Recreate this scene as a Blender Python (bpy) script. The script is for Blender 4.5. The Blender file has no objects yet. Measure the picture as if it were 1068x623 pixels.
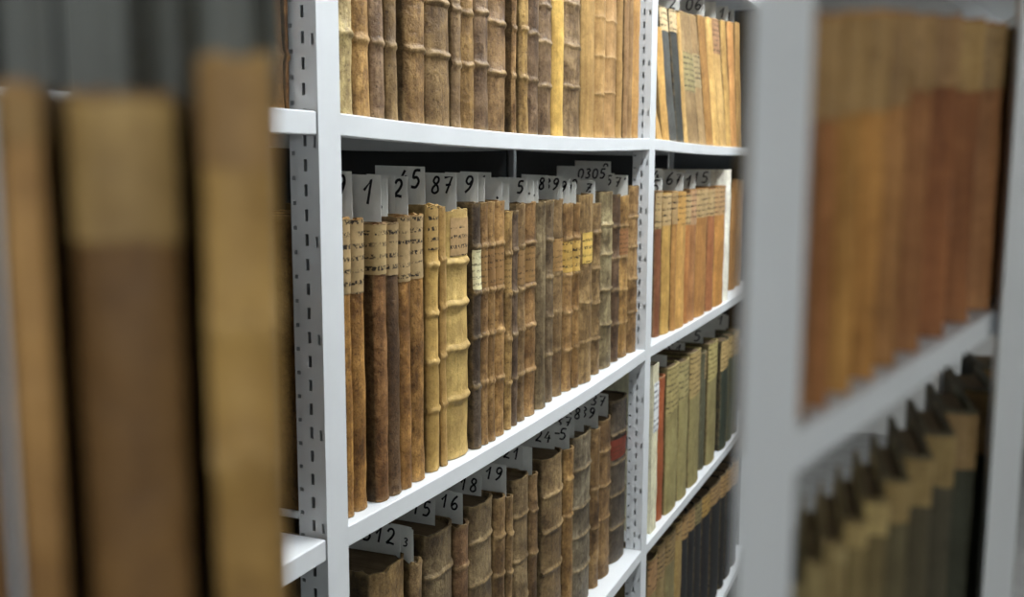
import bpy, math, random
from mathutils import Vector, Matrix
SC = bpy.context.scene
COL = SC.collection

# ------------------------------------------------------------------ camera
W, H_ = 1068.0, 623.0
F = 1065.05
YAW, PITCH, ROLL = math.radians(23.439), math.radians(7.611), math.radians(0.165)
CAM = Vector((-0.9026, -0.5833, 1.5))
fwd = Vector((math.cos(YAW) * math.cos(PITCH), math.sin(YAW) * math.cos(PITCH), -math.sin(PITCH)))
r0 = Vector((math.sin(YAW), -math.cos(YAW), 0))
u0 = r0.cross(fwd)
rgt = r0 * math.cos(ROLL) + u0 * math.sin(ROLL)
upv = -r0 * math.sin(ROLL) + u0 * math.cos(ROLL)


def ray(px, py):
    return (fwd + rgt * ((px - 534.0) / F) - upv * ((py - 311.5) / F))


def on_y(px, py, y):
    d = ray(px, py)
    return CAM + d * ((y - CAM.y) / d.y)


def on_x(px, py, x):
    d = ray(px, py)
    return CAM + d * ((x - CAM.x) / d.x)


def at_depth(px, py, dep):
    return CAM + ray(px, py) * dep


cd = bpy.data.cameras.new('camera')
cam = bpy.data.objects.new('camera', cd)
COL.objects.link(cam)
m3 = Matrix((rgt, upv, -fwd)).transposed()
cam.matrix_world = Matrix.Translation(CAM) @ m3.to_4x4()
cd.sensor_width = 36.0
cd.lens = F / W * 36.0
cd.clip_start = 0.01
cd.dof.use_dof = True
cd.dof.focus_distance = 1.36
cd.dof.aperture_fstop = 6.4
SC.camera = cam

# ------------------------------------------------------------------ materials


def lin(c):
    out = []
    for v in c:
        v = v / 255.0
        out.append(v / 12.92 if v <= 0.04045 else ((v + 0.055) / 1.055) ** 2.4)
    return out


class NT:
    def __init__(s, name):
        s.m = bpy.data.materials.new(name)
        s.m.use_nodes = True
        s.t = s.m.node_tree
        s.b = s.t.nodes['Principled BSDF']

    def n(s, typ, **kw):
        nd = s.t.nodes.new(typ)
        for k, v in kw.items():
            setattr(nd, k, v)
        return nd

    def l(s, a, b):
        s.t.links.new(a, b)

    def put(s, sock, v):
        if hasattr(v, 'is_linked'):
            s.l(v, sock)
        else:
            sock.default_value = v

    def math(s, op, a, b=0.0, c=None, clamp=False):
        nd = s.n('ShaderNodeMath', operation=op, use_clamp=clamp)
        s.put(nd.inputs[0], a)
        s.put(nd.inputs[1], b)
        if c is not None:
            s.put(nd.inputs[2], c)
        return nd.outputs[0]

    def noise(s, vec, scale, detail=4.0, rough=0.6):
        nd = s.n('ShaderNodeTexNoise')
        s.l(vec, nd.inputs['Vector'])
        nd.inputs['Scale'].default_value = scale
        nd.inputs['Detail'].default_value = detail
        nd.inputs['Roughness'].default_value = rough
        return nd.outputs['Fac']

    def mapr(s, v, a, b, c, d):
        nd = s.n('ShaderNodeMapRange')
        s.put(nd.inputs[0], v)
        for i, x in enumerate((a, b, c, d)):
            nd.inputs[i + 1].default_value = x
        return nd.outputs[0]

    def scale3(s, vec, xyz):
        nd = s.n('ShaderNodeVectorMath', operation='MULTIPLY')
        s.l(vec, nd.inputs[0])
        nd.inputs[1].default_value = xyz
        return nd.outputs[0]

    def mix(s, fac, a, b, mode='MIX'):
        nd = s.n('ShaderNodeMix', data_type='RGBA', blend_type=mode)
        s.put(nd.inputs[0], fac)
        s.put(nd.inputs[6], a)
        s.put(nd.inputs[7], b)
        return nd.outputs[2]

    def objvec(s):
        tc = s.n('ShaderNodeTexCoord')
        oi = s.n('ShaderNodeObjectInfo')
        mul = s.math('MULTIPLY', oi.outputs['Random'], 37.0)
        cmb = s.n('ShaderNodeCombineXYZ')
        for i in range(3):
            s.l(mul, cmb.inputs[i])
        add = s.n('ShaderNodeVectorMath', operation='ADD')
        s.l(tc.outputs['Object'], add.inputs[0])
        s.l(cmb.outputs[0], add.inputs[1])
        return tc.outputs['Object'], add.outputs[0], oi

    def bump(s, h, strength, dist=0.001):
        nd = s.n('ShaderNodeBump')
        s.l(h, nd.inputs['Height'])
        nd.inputs['Strength'].default_value = strength
        nd.inputs['Distance'].default_value = dist
        s.l(nd.outputs[0], s.b.inputs['Normal'])


def col4(c, k=1.0):
    a = lin(c)
    return (a[0] * k, a[1] * k, a[2] * k, 1.0)


def mk_leather(name, blot, streak, speck, bumpk, rough, stain=0.0):
    t = NT(name)
    o, v, oi = t.objvec()
    base = oi.outputs['Color']
    blotn = t.mapr(t.noise(v, 22.0, 5.0, 0.62), 0.34, 0.66, 0.0, 1.0)
    fine = t.mapr(t.noise(v, 85.0, 5.0, 0.7), 0.32, 0.68, 0.0, 1.0)
    stn = t.mapr(t.noise(t.scale3(v, (170.0, 170.0, 9.0)), 1.0, 3.0, 0.6), 0.33, 0.67, 0.0, 1.0)
    spk = t.mapr(t.noise(v, 240.0, 3.0, 0.6), 0.56, 0.70, 0.0, 1.0)
    big = t.mapr(t.noise(v, 9.0, 2.0, 0.5), 0.36, 0.64, 0.0, 1.0)
    k = t.math('ADD', t.math('MULTIPLY', blotn, blot), 1.0 - blot * 0.55)
    k2 = t.math('ADD', t.math('MULTIPLY', stn, streak), 1.0 - streak * 0.5)
    k3 = t.math('ADD', t.math('MULTIPLY', fine, blot * 0.8), 1.0 - blot * 0.4)
    k4 = t.math('ADD', t.math('MULTIPLY', big, blot * 0.6), 1.0 - blot * 0.3)
    k = t.math('MULTIPLY', t.math('MULTIPLY', k, k2), t.math('MULTIPLY', k3, k4))
    k = t.math('MULTIPLY', k, t.math('SUBTRACT', 1.0, t.math('MULTIPLY', spk, speck)))
    if stain > 0:
        st = t.mapr(t.noise(t.scale3(v, (1.0, 1.0, 0.55)), 34.0, 6.0, 0.68), 0.53, 0.62, 0.0, 1.0)
        k = t.math('MULTIPLY', k, t.math('SUBTRACT', 1.0, t.math('MULTIPLY', st, stain)))
        pale = t.mapr(t.noise(t.scale3(v, (1.3, 1.3, 0.8)), 47.0, 5.0, 0.66), 0.56, 0.66, 0.0, 1.0)
        k = t.math('MULTIPLY', k, t.math('ADD', 1.0, t.math('MULTIPLY', pale, stain * 0.75)))
    cmb = t.n('ShaderNodeCombineXYZ')
    # darker places turn redder, paler ones yellower
    t.l(t.math('POWER', k, 0.9), cmb.inputs[0])
    t.l(k, cmb.inputs[1])
    t.l(t.math('POWER', k, 1.07), cmb.inputs[2])
    c1 = t.mix(1.0, base, cmb.outputs[0], 'MULTIPLY')
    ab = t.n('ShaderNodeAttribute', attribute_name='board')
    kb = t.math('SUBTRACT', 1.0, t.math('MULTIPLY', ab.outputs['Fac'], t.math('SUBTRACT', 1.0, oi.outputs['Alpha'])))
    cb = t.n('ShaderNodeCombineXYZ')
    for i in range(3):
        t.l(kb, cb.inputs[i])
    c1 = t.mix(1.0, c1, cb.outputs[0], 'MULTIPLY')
    at = t.n('ShaderNodeAttribute', attribute_name='wear')
    wr = t.math('MULTIPLY', at.outputs['Fac'], t.mapr(fine, 0.15, 0.8, 0.15, 0.85), clamp=True)
    lighter = t.mix(0.62, c1, (0.50, 0.35, 0.16, 1.0))
    c2 = t.mix(wr, c1, lighter)
    t.l(c2, t.b.inputs['Base Color'])
    t.b.inputs['Roughness'].default_value = rough
    t.b.inputs['Specular IOR Level'].default_value = 0.32
    t.bump(t.math('ADD', fine, t.math('MULTIPLY', blotn, 0.8)), bumpk, 0.0012)
    return t.m


M = {}
M['leather'] = mk_leather('worn_leather', 0.9, 0.5, 0.6, 0.9, 0.5, 0.5)
M['vellum'] = mk_leather('vellum', 0.4, 0.22, 0.25, 0.5, 0.55, 0.14)
M['board'] = mk_leather('paper_board', 0.42, 0.3, 0.25, 0.35, 0.68)
M['cloth'] = mk_leather('book_cloth', 0.34, 0.22, 0.2, 0.3, 0.75)


def mk_label(name, ink, freq, amount, scale_x):
    t = NT(name)
    o, v, oi = t.objvec()
    base = oi.outputs['Color']
    n1 = t.mapr(t.noise(v, 40.0, 4.0, 0.6), 0.3, 0.7, 0.75, 1.15)
    n2 = t.mapr(t.noise(v, 200.0, 3.0, 0.6), 0.3, 0.7, 0.88, 1.08)
    k = t.math('MULTIPLY', n1, n2)
    cmb = t.n('ShaderNodeCombineXYZ')
    for i in range(3):
        t.l(k, cmb.inputs[i])
    c1 = t.mix(1.0, base, cmb.outputs[0], 'MULTIPLY')
    sp = t.n('ShaderNodeSeparateXYZ')
    t.l(v, sp.inputs[0])
    so = t.n('ShaderNodeSeparateXYZ')
    t.l(o, so.inputs[0])
    fr = t.math('FRACT', t.math('ADD', t.math('MULTIPLY', so.outputs[2], freq), t.math('MULTIPLY', so.outputs[0], -0.8)))
    line = t.math('MULTIPLY', t.mapr(fr, 0.28, 0.36, 0, 1), t.mapr(fr, 0.66, 0.76, 1, 0))
    g = t.noise(t.scale3(v, (scale_x, scale_x * 0.5, freq * 3.2)), 1.0, 2.0, 0.6)
    gl = t.mapr(g, 0.47, 0.55, 0, 1)
    rowr = t.noise(t.scale3(v, (20, 20, freq * 0.9)), 1.0, 1.0, 0.5)
    rr = t.mapr(rowr, 0.36, 0.46, 0, 1)
    fac = t.math('MULTIPLY', t.math('MULTIPLY', line, gl), t.math('MULTIPLY', rr, amount), clamp=True)
    c2 = t.mix(fac, c1, ink)
    t.l(c2, t.b.inputs['Base Color'])
    t.b.inputs['Roughness'].default_value = 0.75
    t.b.inputs['Specular IOR Level'].default_value = 0.2
    return t.m


M['label'] = mk_label('spine_label_paper', (0.03, 0.022, 0.016, 1), 75.0, 1.0, 380.0)
M['gilt'] = mk_label('lettering_piece', (0.06, 0.035, 0.015, 1), 110.0, 0.75, 380.0)


def mk_pages():
    t = NT('page_edges')
    o, v, oi = t.objvec()
    n = t.mapr(t.noise(t.scale3(v, (900, 12, 12)), 1.0, 2.0), 0.3, 0.7, 0.55, 1.1)
    d = t.mapr(t.noise(v, 30.0, 3.0), 0.3, 0.7, 0.7, 1.1)
    k = t.math('MULTIPLY', n, d)
    cmb = t.n('ShaderNodeCombineXYZ')
    for i in range(3):
        t.l(k, cmb.inputs[i])
    t.l(t.mix(1.0, (0.17, 0.12, 0.07, 1), cmb.outputs[0], 'MULTIPLY'), t.b.inputs['Base Color'])
    t.b.inputs['Roughness'].default_value = 0.9
    t.b.inputs['Specular IOR Level'].default_value = 0.1
    return t.m


M['pages'] = mk_pages()


def mk_plain(name, c, rough=0.5, nz=0.06, scale=30.0, spec=0.4, metallic=0.0, bump=0.0):
    t = NT(name)
    o, v, oi = t.objvec()
    n = t.mapr(t.noise(v, scale, 4.0), 0.3, 0.7, 1.0 - nz, 1.0 + nz)
    cmb = t.n('ShaderNodeCombineXYZ')
    for i in range(3):
        t.l(n, cmb.inputs[i])
    t.l(t.mix(1.0, tuple(c) + (1.0,), cmb.outputs[0], 'MULTIPLY'), t.b.inputs['Base Color'])
    t.b.inputs['Roughness'].default_value = rough
    t.b.inputs['Specular IOR Level'].default_value = spec
    t.b.inputs['Metallic'].default_value = metallic
    if bump:
        t.bump(t.noise(v, scale * 8, 3.0), bump, 0.0005)
    return t.m


M['white'] = mk_plain('white_enamelled_steel', (0.72, 0.745, 0.76), 0.42, 0.03, 14.0, 0.4)
M['paper'] = mk_plain('slip_paper', (0.80, 0.81, 0.77), 0.85, 0.06, 60.0, 0.15)
M['shadedpaper'] = mk_plain('shaded_slip_paper', (0.19, 0.20, 0.185), 0.85, 0.06, 60.0, 0.15)  # slip paper again, with shade put into the base colour
M['ink'] = mk_plain('black_marker_ink', (0.012, 0.012, 0.014), 0.5, 0.1, 80.0, 0.3)
M['shadepanel'] = mk_plain('rack_shade_dark', (0.022, 0.025, 0.026), 0.6, 0.15, 10.0, 0.25)  # near-black colour holds the darkness of the unlit rack interior
M['wall'] = mk_plain('plaster_wall', (0.55, 0.55, 0.53), 0.9, 0.04, 8.0, 0.1, bump=0.1)
M['floor'] = mk_plain('grey_linoleum', (0.26, 0.26, 0.25), 0.45, 0.12, 12.0, 0.35)
M['ceil'] = mk_plain('ceiling_paint', (0.7, 0.7, 0.69), 0.9, 0.03, 6.0, 0.1)
M['rubber'] = mk_plain('black_rubber', (0.02, 0.02, 0.02), 0.7, 0.1, 40.0, 0.2)
M['folder'] = mk_plain('cream_card', (0.66, 0.62, 0.49), 0.75, 0.05, 25.0, 0.2)
M['whitefolder'] = mk_plain('white_card', (0.85, 0.84, 0.78), 0.7, 0.03, 25.0, 0.2)
em = NT('lamp_diffuser')
em.b.inputs['Base Color'].default_value = (0.9, 0.9, 0.9, 1)
em.b.inputs['Emission Color'].default_value = (0.94, 0.975, 1.0, 1)
em.b.inputs['Emission Strength'].default_value = 38.0
M['lamp'] = em.m
em = NT('fill_lamp_glow')
em.b.inputs['Base Color'].default_value = (0.9, 0.9, 0.9, 1)
em.b.inputs['Emission Color'].default_value = (0.94, 0.975, 1.0, 1)
em.b.inputs['Emission Strength'].default_value = 29.0  # glow of the added fill lamp behind the camera
M['filllamp'] = em.m

# ------------------------------------------------------------------ mesh helpers


def mesh_obj(name, vs, fs, mat, parent=None, loc=None, wear=None, smooth=False, color=None, board=None):
    me = bpy.data.meshes.new(name)
    me.from_pydata([tuple(v) for v in vs], [], fs)
    me.update()
    if wear is not None:
        a = me.attributes.new('wear', 'FLOAT', 'POINT')
        a.data.foreach_set('value', wear)
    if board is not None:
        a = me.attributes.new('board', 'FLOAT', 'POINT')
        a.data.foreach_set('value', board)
    if smooth:
        me.polygons.foreach_set('use_smooth', [True] * len(me.polygons))
        me.set_sharp_from_angle(angle=math.radians(38))
    me.materials.append(M[mat])
    o = bpy.data.objects.new(name, me)
    COL.objects.link(o)
    if parent is not None:
        o.parent = parent
    if loc is not None:
        o.location = loc
    if color is not None:
        o.color = color
    return o


class MB:
    def __init__(s):
        s.v = []
        s.f = []

    def box(s, x0, x1, y0, y1, z0, z1, bev=0.0):
        b = len(s.v)
        if bev <= 0:
            s.v += [(x0, y0, z0), (x1, y0, z0), (x1, y1, z0), (x0, y1, z0), (x0, y0, z1), (x1, y0, z1), (x1, y1, z1), (x0, y1, z1)]
            s.f += [tuple(b + i for i in q) for q in ((0, 3, 2, 1), (4, 5, 6, 7), (0, 1, 5, 4), (1, 2, 6, 5), (2, 3, 7, 6), (3, 0, 4, 7))]
            return s
        # vertical edges chamfered, top and bottom rims chamfered
        def ring(i, z):
            e = bev
            X0, X1, Y0, Y1 = x0 + i, x1 - i, y0 + i, y1 - i
            return [(X0 + e, Y0, z), (X1 - e, Y0, z), (X1, Y0 + e, z), (X1, Y1 - e, z), (X1 - e, Y1, z), (X0 + e, Y1, z), (X0, Y1 - e, z), (X0, Y0 + e, z)]
        rings = [ring(bev, z0), ring(0, z0 + bev), ring(0, z1 - bev), ring(bev, z1)]
        for r in rings:
            s.v += r
        for k in range(3):
            for i in range(8):
                j = (i + 1) % 8
                s.f.append((b + k * 8 + i, b + k * 8 + j, b + k * 8 + 8 + j, b + k * 8 + 8 + i))
        s.f.append(tuple(b + i for i in range(7, -1, -1)))
        s.f.append(tuple(b + 24 + i for i in range(8)))
        return s

    def cyl(s, c, r, y0, y1, seg=16, axis='y'):
        b = len(s.v)
        for k, yy in enumerate((y0, y1)):
            for i in range(seg):
                a = 2 * math.pi * i / seg
                p, q = r * math.cos(a), r * math.sin(a)
                if axis == 'y':
                    s.v.append((c[0] + p, yy, c[1] + q))
                elif axis == 'z':
                    s.v.append((c[0] + p, c[1] + q, yy))
                else:
                    s.v.append((yy, c[0] + p, c[1] + q))
        for i in range(seg):
            j = (i + 1) % seg
            s.f.append((b + i, b + j, b + seg + j, b + seg + i))
        s.f.append(tuple(b + i for i in range(seg - 1, -1, -1)))
        s.f.append(tuple(b + seg + i for i in range(seg)))
        return s

    def build(s, name, mat, parent=None, loc=None, color=None, smooth=False):
        return mesh_obj(name, s.v, s.f, mat, parent, loc, None, smooth, color)


def tag(o, label, cat, group=None, kind=None):
    o['label'] = label
    o['category'] = cat
    if group:
        o['group'] = group
    if kind:
        o['kind'] = kind
    return o


def empty(name, loc, rz=0.0):
    o = bpy.data.objects.new(name, None)
    COL.objects.link(o)
    o.empty_display_size = 0.05
    o.location = loc
    o.rotation_euler = (0, 0, rz)
    return o


def struct(o):
    o['kind'] = 'structure'
    return o


# ------------------------------------------------------------------ the room
struct(MB().box(-2.6, 5.0, -1.75, 0.60, -0.1, 0.0).build('floor', 'floor'))
struct(MB().box(-2.6, 5.0, -1.75, 0.60, 2.75, 2.85).build('ceiling', 'ceil'))
struct(MB().box(-2.6, 5.0, 0.50, 0.60, 0.0, 2.75).build('wall_back', 'wall'))
struct(MB().box(-2.6, 5.0, -1.85, -1.75, 0.0, 2.75).build('wall_front', 'wall'))
struct(MB().box(-2.7, -2.6, -1.85, 0.60, 0.0, 2.75).build('wall_left', 'wall'))
struct(MB().box(5.0, 5.1, -1.85, 0.60, 0.0, 2.75).build('wall_right', 'wall'))

for i, (lx, nm) in enumerate(((0.45, 'above the main bay'), (1.95, 'above the far bay'))):
    r = empty('ceiling_light', (lx, -0.60, 2.75))
    tag(r, 'long white fluorescent ceiling light over the aisle ' + nm, 'ceiling light', 'ceiling lights over the aisle')
    hb = MB()
    hb.box(-0.68, 0.68, -0.13, 0.13, -0.03, 0.0)
    hb.box(-0.68, 0.68, -0.13, -0.115, -0.07, -0.03)
    hb.box(-0.68, 0.68, 0.115, 0.13, -0.07, -0.03)
    hb.box(-0.68, -0.665, -0.115, 0.115, -0.07, -0.03)
    hb.box(0.665, 0.68, -0.115, 0.115, -0.07, -0.03)
    hb.build('housing', 'white', r)
    MB().box(-0.66, 0.66, -0.112, 0.112, -0.06, -0.034).build('diffuser', 'lamp', r)

# added fill lamp, unseen behind the camera, brightening the near cart and rack
pl = empty('added_fill_lamp', (-1.42, -0.80, 0.0))
gl_ = MB()
for i in range(13):
    a = math.pi * i / 12
    for j in range(20):
        q = 2 * math.pi * j / 20
        rr = 0.085 * max(0.02, math.sin(a))
        gl_.v.append((rr * math.cos(q), rr * math.sin(q), 1.66 - 0.085 * math.cos(a)))
for i in range(12):
    for j in range(20):
        k = (j + 1) % 20
        gl_.f.append((i * 20 + j, i * 20 + k, i * 20 + 20 + k, i * 20 + 20 + j))
gl_.build('added_lamp_globe', 'filllamp', pl, smooth=True)
MB().cyl((0, 0), 0.03, 1.54, 1.578, 16, 'z').build('added_lamp_socket', 'rubber', pl)
MB().cyl((0, 0), 0.010, 0.025, 1.54, 12, 'z').build('added_lamp_pole', 'rubber', pl)
MB().cyl((0, 0), 0.13, 0.0, 0.025, 24, 'z').build('base', 'rubber', pl)
tag(pl, 'added fill lamp with a white globe, unseen behind the viewer', 'floor lamp')

# ------------------------------------------------------------------ the steel rack
WP, DP = 0.040, 0.036          # upright face width and depth
X2 = 1.15
X3 = 2.50
ZT, ZM, ZB = 1.5493, 1.1095, 0.6675
LIP = 0.0232
RACK_D = 0.315


def slot_face(mb, x, y0, y1, z0, z1, slots, th=0.0015):
    """a plate in the plane x = const with rectangular openings; slots = list of (ya, yb, za, zb)"""
    ys = sorted(set([y0, y1] + [round(v, 5) for s in slots for v in (s[0], s[1])]))
    for a, b in zip(ys[:-1], ys[1:]):
        mid = (a + b) / 2
        cuts = sorted((s[2], s[3]) for s in slots if s[0] - 1e-6 <= mid <= s[1] + 1e-6)
        z = z0
        for (p, q) in cuts:
            if p > z + 1e-6:
                mb.box(x, x + th, a, b, z, p)
            z = max(z, q)
        if z < z1:
            mb.box(x, x + th, a, b, z, z1)


def upright(x_left, zphase, label, name='steel_upright', sides=('l',), ztop=2.30):
    r = empty(name, (x_left, 0, 0))
    mb = MB()
    # front face with rolled edges
    mb.box(0.0, WP, 0.0, 0.002, 0.0, ztop)
    # left side plate with keyhole slots, right side plate plain
    slots = []
    z = (zphase % 0.025)
    k = 0
    while z < ztop - 0.02:
        if z > 0.02:
            slots.append((0.0144, 0.0184, z - 0.006, z + 0.006))
            if k % 4 == 0:
                slots.append((0.0030, 0.0064, z - 0.0075, z + 0.0035))
        z += 0.025
        k += 1
    slot_face(mb, 0.0, 0.002, 0.0255, 0.0, ztop, slots)
    mb.box(WP - 0.0015, WP, 0.002, DP, 0.0, ztop)
    # inward step and the rear flange with round punch holes
    mb.box(0.0, 0.0032, 0.0255, 0.0265, 0.0, ztop)
    holes = [(0.0296, 0.0338, s[2] + 0.0039 + 0.012, s[3] - 0.0039 + 0.012) for s in slots if s[0] > 0.01 and s[3] + 0.02 < ztop]
    slot_face(mb, 0.0017, 0.0265, DP, 0.0, ztop, holes)
    mb.box(0.0032, WP - 0.0015, DP - 0.001, DP, 0.0, ztop)
    mb.build('post', 'white', r)
    # rear post and side bracing
    rb = MB()
    rb.box(0.0, 0.012, RACK_D - 0.002, RACK_D, 0.0, ztop)
    rb.box(0.0, 0.0015, RACK_D - 0.012, RACK_D - 0.002, 0.0, ztop)
    rb.box(0.0105, 0.012, RACK_D - 0.012, RACK_D - 0.002, 0.0, ztop)
    rb.build('rear_post', 'white', r)
    for zz in (0.12, 0.90, 2.18):
        MB().box(0.012, 0.028, DP, RACK_D - 0.012, zz - 0.012, zz + 0.012).build('cross_tie', 'white', r)
    MB().box(-0.004, WP + 0.004, -0.004, DP + 0.004, 0.0, 0.012).build('foot', 'rubber', r)
    MB().box(-0.004, WP + 0.004, RACK_D - DP - 0.004, RACK_D + 0.004, 0.0, 0.012).build('foot', 'rubber', r)
    tag(r, label, 'shelf upright', 'white steel uprights of the rack')
    return r


zph1 = on_x(326.8, 524.6, -WP).z
kk = int(zph1 / 0.025)
upright(-WP, zph1, 'white perforated steel upright nearest the camera, between the left and main bays')
zph2 = on_x(663, 420 + 343 / 7.79, X2).z
upright(X2, zph2, 'white perforated steel upright between the main bay and the far bay')
upright(X3, zph2, 'white steel upright at the far end of the rack')
upright(-1.20, zph1, 'white steel upright at the left end of the rack beside the camera')


def sagf(u, s):
    u = min(1.0, max(0.0, u))
    return -s * 4 * u * (1 - u)


SHELVES = {}


def shelf(key, x0, x1, z, sag, label):
    SHELVES[key] = (x0, x1, z, sag)
    r = empty('shelf_board', (x0, 0, z))
    N = 28
    L = x1 - x0
    vs, fs = [], []
    # cross section (y, z): tray with turned-down lips and a small return, closed loop
    t = 0.0012
    D = RACK_D
    sec = [(0.0012, 0.0), (D, 0.0), (D, -LIP), (D - 0.012, -LIP), (D - 0.012, -LIP + t), (D - t, -LIP + t), (D - t, -t), (t, -t), (t, -LIP + t), (0.014, -LIP + t), (0.014, -LIP), (0.0012, -LIP), (0.0, -LIP + 0.0012), (0.0, -0.0012)]
    n = len(sec)
    for i in range(N + 1):
        u = i / N
        for (y, zz) in sec:
            vs.append((u * L, y, zz + sagf(u, sag)))
    for i in range(N):
        for j in range(n):
            k = (j + 1) % n
            fs.append((i * n + j, i * n + k, (i + 1) * n + k, (i + 1) * n + j))
    mesh_obj('tray', vs, fs, 'white', r)
    tag(r, label, 'shelf', 'white steel shelf boards of the rack')
    return r


shelf('T', 0.0005, X2 - 0.0005, ZT, 0.0085, 'white steel shelf under the top row of leather books, main bay')
shelf('M', 0.0005, X2 - 0.0005, ZM, 0.0095, 'white sagging steel shelf under the middle row of leather books, main bay')
shelf('B', 0.0005, X2 - 0.0005, ZB, 0.006, 'white steel shelf under the bottom row of thick leather books, main bay')
shelf('U', 0.0005, X2 - 0.0005, ZT + 0.44, 0.0, 'white steel shelf above the top row of books, main bay')
x2r = X2 + WP + 0.0005
shelf('FT', x2r, X3 - 0.0005, ZT, 0.006, 'white steel shelf under the leaning tan folders, far bay')
shelf('FM', x2r, X3 - 0.0005, ZM, 0.003, 'white steel shelf under the orange-brown books, far bay')
shelf('FB', x2r, X3 - 0.0005, ZB, 0.003, 'white steel shelf under the khaki and green books, far bay')
zf4 = on_y(768, 597, 0.0).z
shelf('FF', x2r, X3 - 0.0005, zf4, 0.0, 'white steel shelf under the black books, lowest in the far bay')
shelf('FU', x2r, X3 - 0.0005, ZT + 0.44, 0.0, 'white steel shelf above the top row of folders, far bay')
shelf('LT', -1.159, -0.0438, ZT, 0.0, 'white steel shelf at the height of the top row, left bay')
shelf('LM', -1.159, -0.0438, ZM, 0.0, 'white steel shelf at the height of the middle row, left bay')
shelf('LU', -1.159, -0.0438, ZT + 0.44, 0.0, 'white steel shelf above the top row, left bay')

for nm, xa, xb in (('left', -1.159, -0.0438), ('main', 0.001, X2 - 0.001), ('far', x2r, X3 - 0.001)):
    p = MB().box(xa, xb, RACK_D + 0.003, RACK_D + 0.006, 0.05, 2.28).build('shade_back_panel', 'shadepanel')  # added sheet, the dark open back is put into its colour
    tag(p, 'added dark sheet standing for the shade behind the %s bay of the rack' % nm, 'shade panel', 'added dark sheets behind the rack')


p = MB().box(X3 + WP + 0.001, X3 + WP + 0.003, 0.0, RACK_D, 0.05, 2.28).build('shade_end_panel', 'shadepanel')  # added dark sheet, blocks the bright wall beyond the open end
tag(p, 'added dark sheet standing for the shade at the far end of the rack', 'end panel')


def shelf_z(key, x):
    x0, x1, z, s = SHELVES[key]
    return z + sagf((x - x0) / (x1 - x0), s)


# ------------------------------------------------------------------ books


def cover_profile(t, D, sgt, bt, n=12):
    """outer and inner section points, from the back of the left board round the spine to the back of the right board"""
    out, inn, kind = [], [], []
    h = t / 2
    for y in (D, D * 0.55, sgt + 0.014):
        out.append((-h, y)); inn.append((-h + bt, y)); kind.append(0)
    out.append((-h + 0.0007, sgt + 0.006)); inn.append((-h + bt, sgt + 0.007)); kind.append(0)
    for i in range(n + 1):
        a = -1 + 2 * i / n
        x = h * math.sin(a * math.pi / 2) if n else 0
        y = sgt * (1 - math.cos(a * math.pi / 2))
        out.append((x, y))
        inn.append((x * max(0.2, (h - bt) / h), y + bt))
        kind.append(1)
    out.append((h - 0.0007, sgt + 0.006)); inn.append((h - bt, sgt + 0.007)); kind.append(0)
    for y in (sgt + 0.014, D * 0.55, D):
        out.append((h, y)); inn.append((h - bt, y)); kind.append(0)
    return out, inn, kind


def spine_disp(z, bands, amp, bw):
    d = 0.0
    for b in bands:
        q = abs(z - b) / bw
        if q < 1:
            d = max(d, amp * (0.5 + 0.5 * math.cos(q * math.pi)) ** 0.7)
    return d


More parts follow.
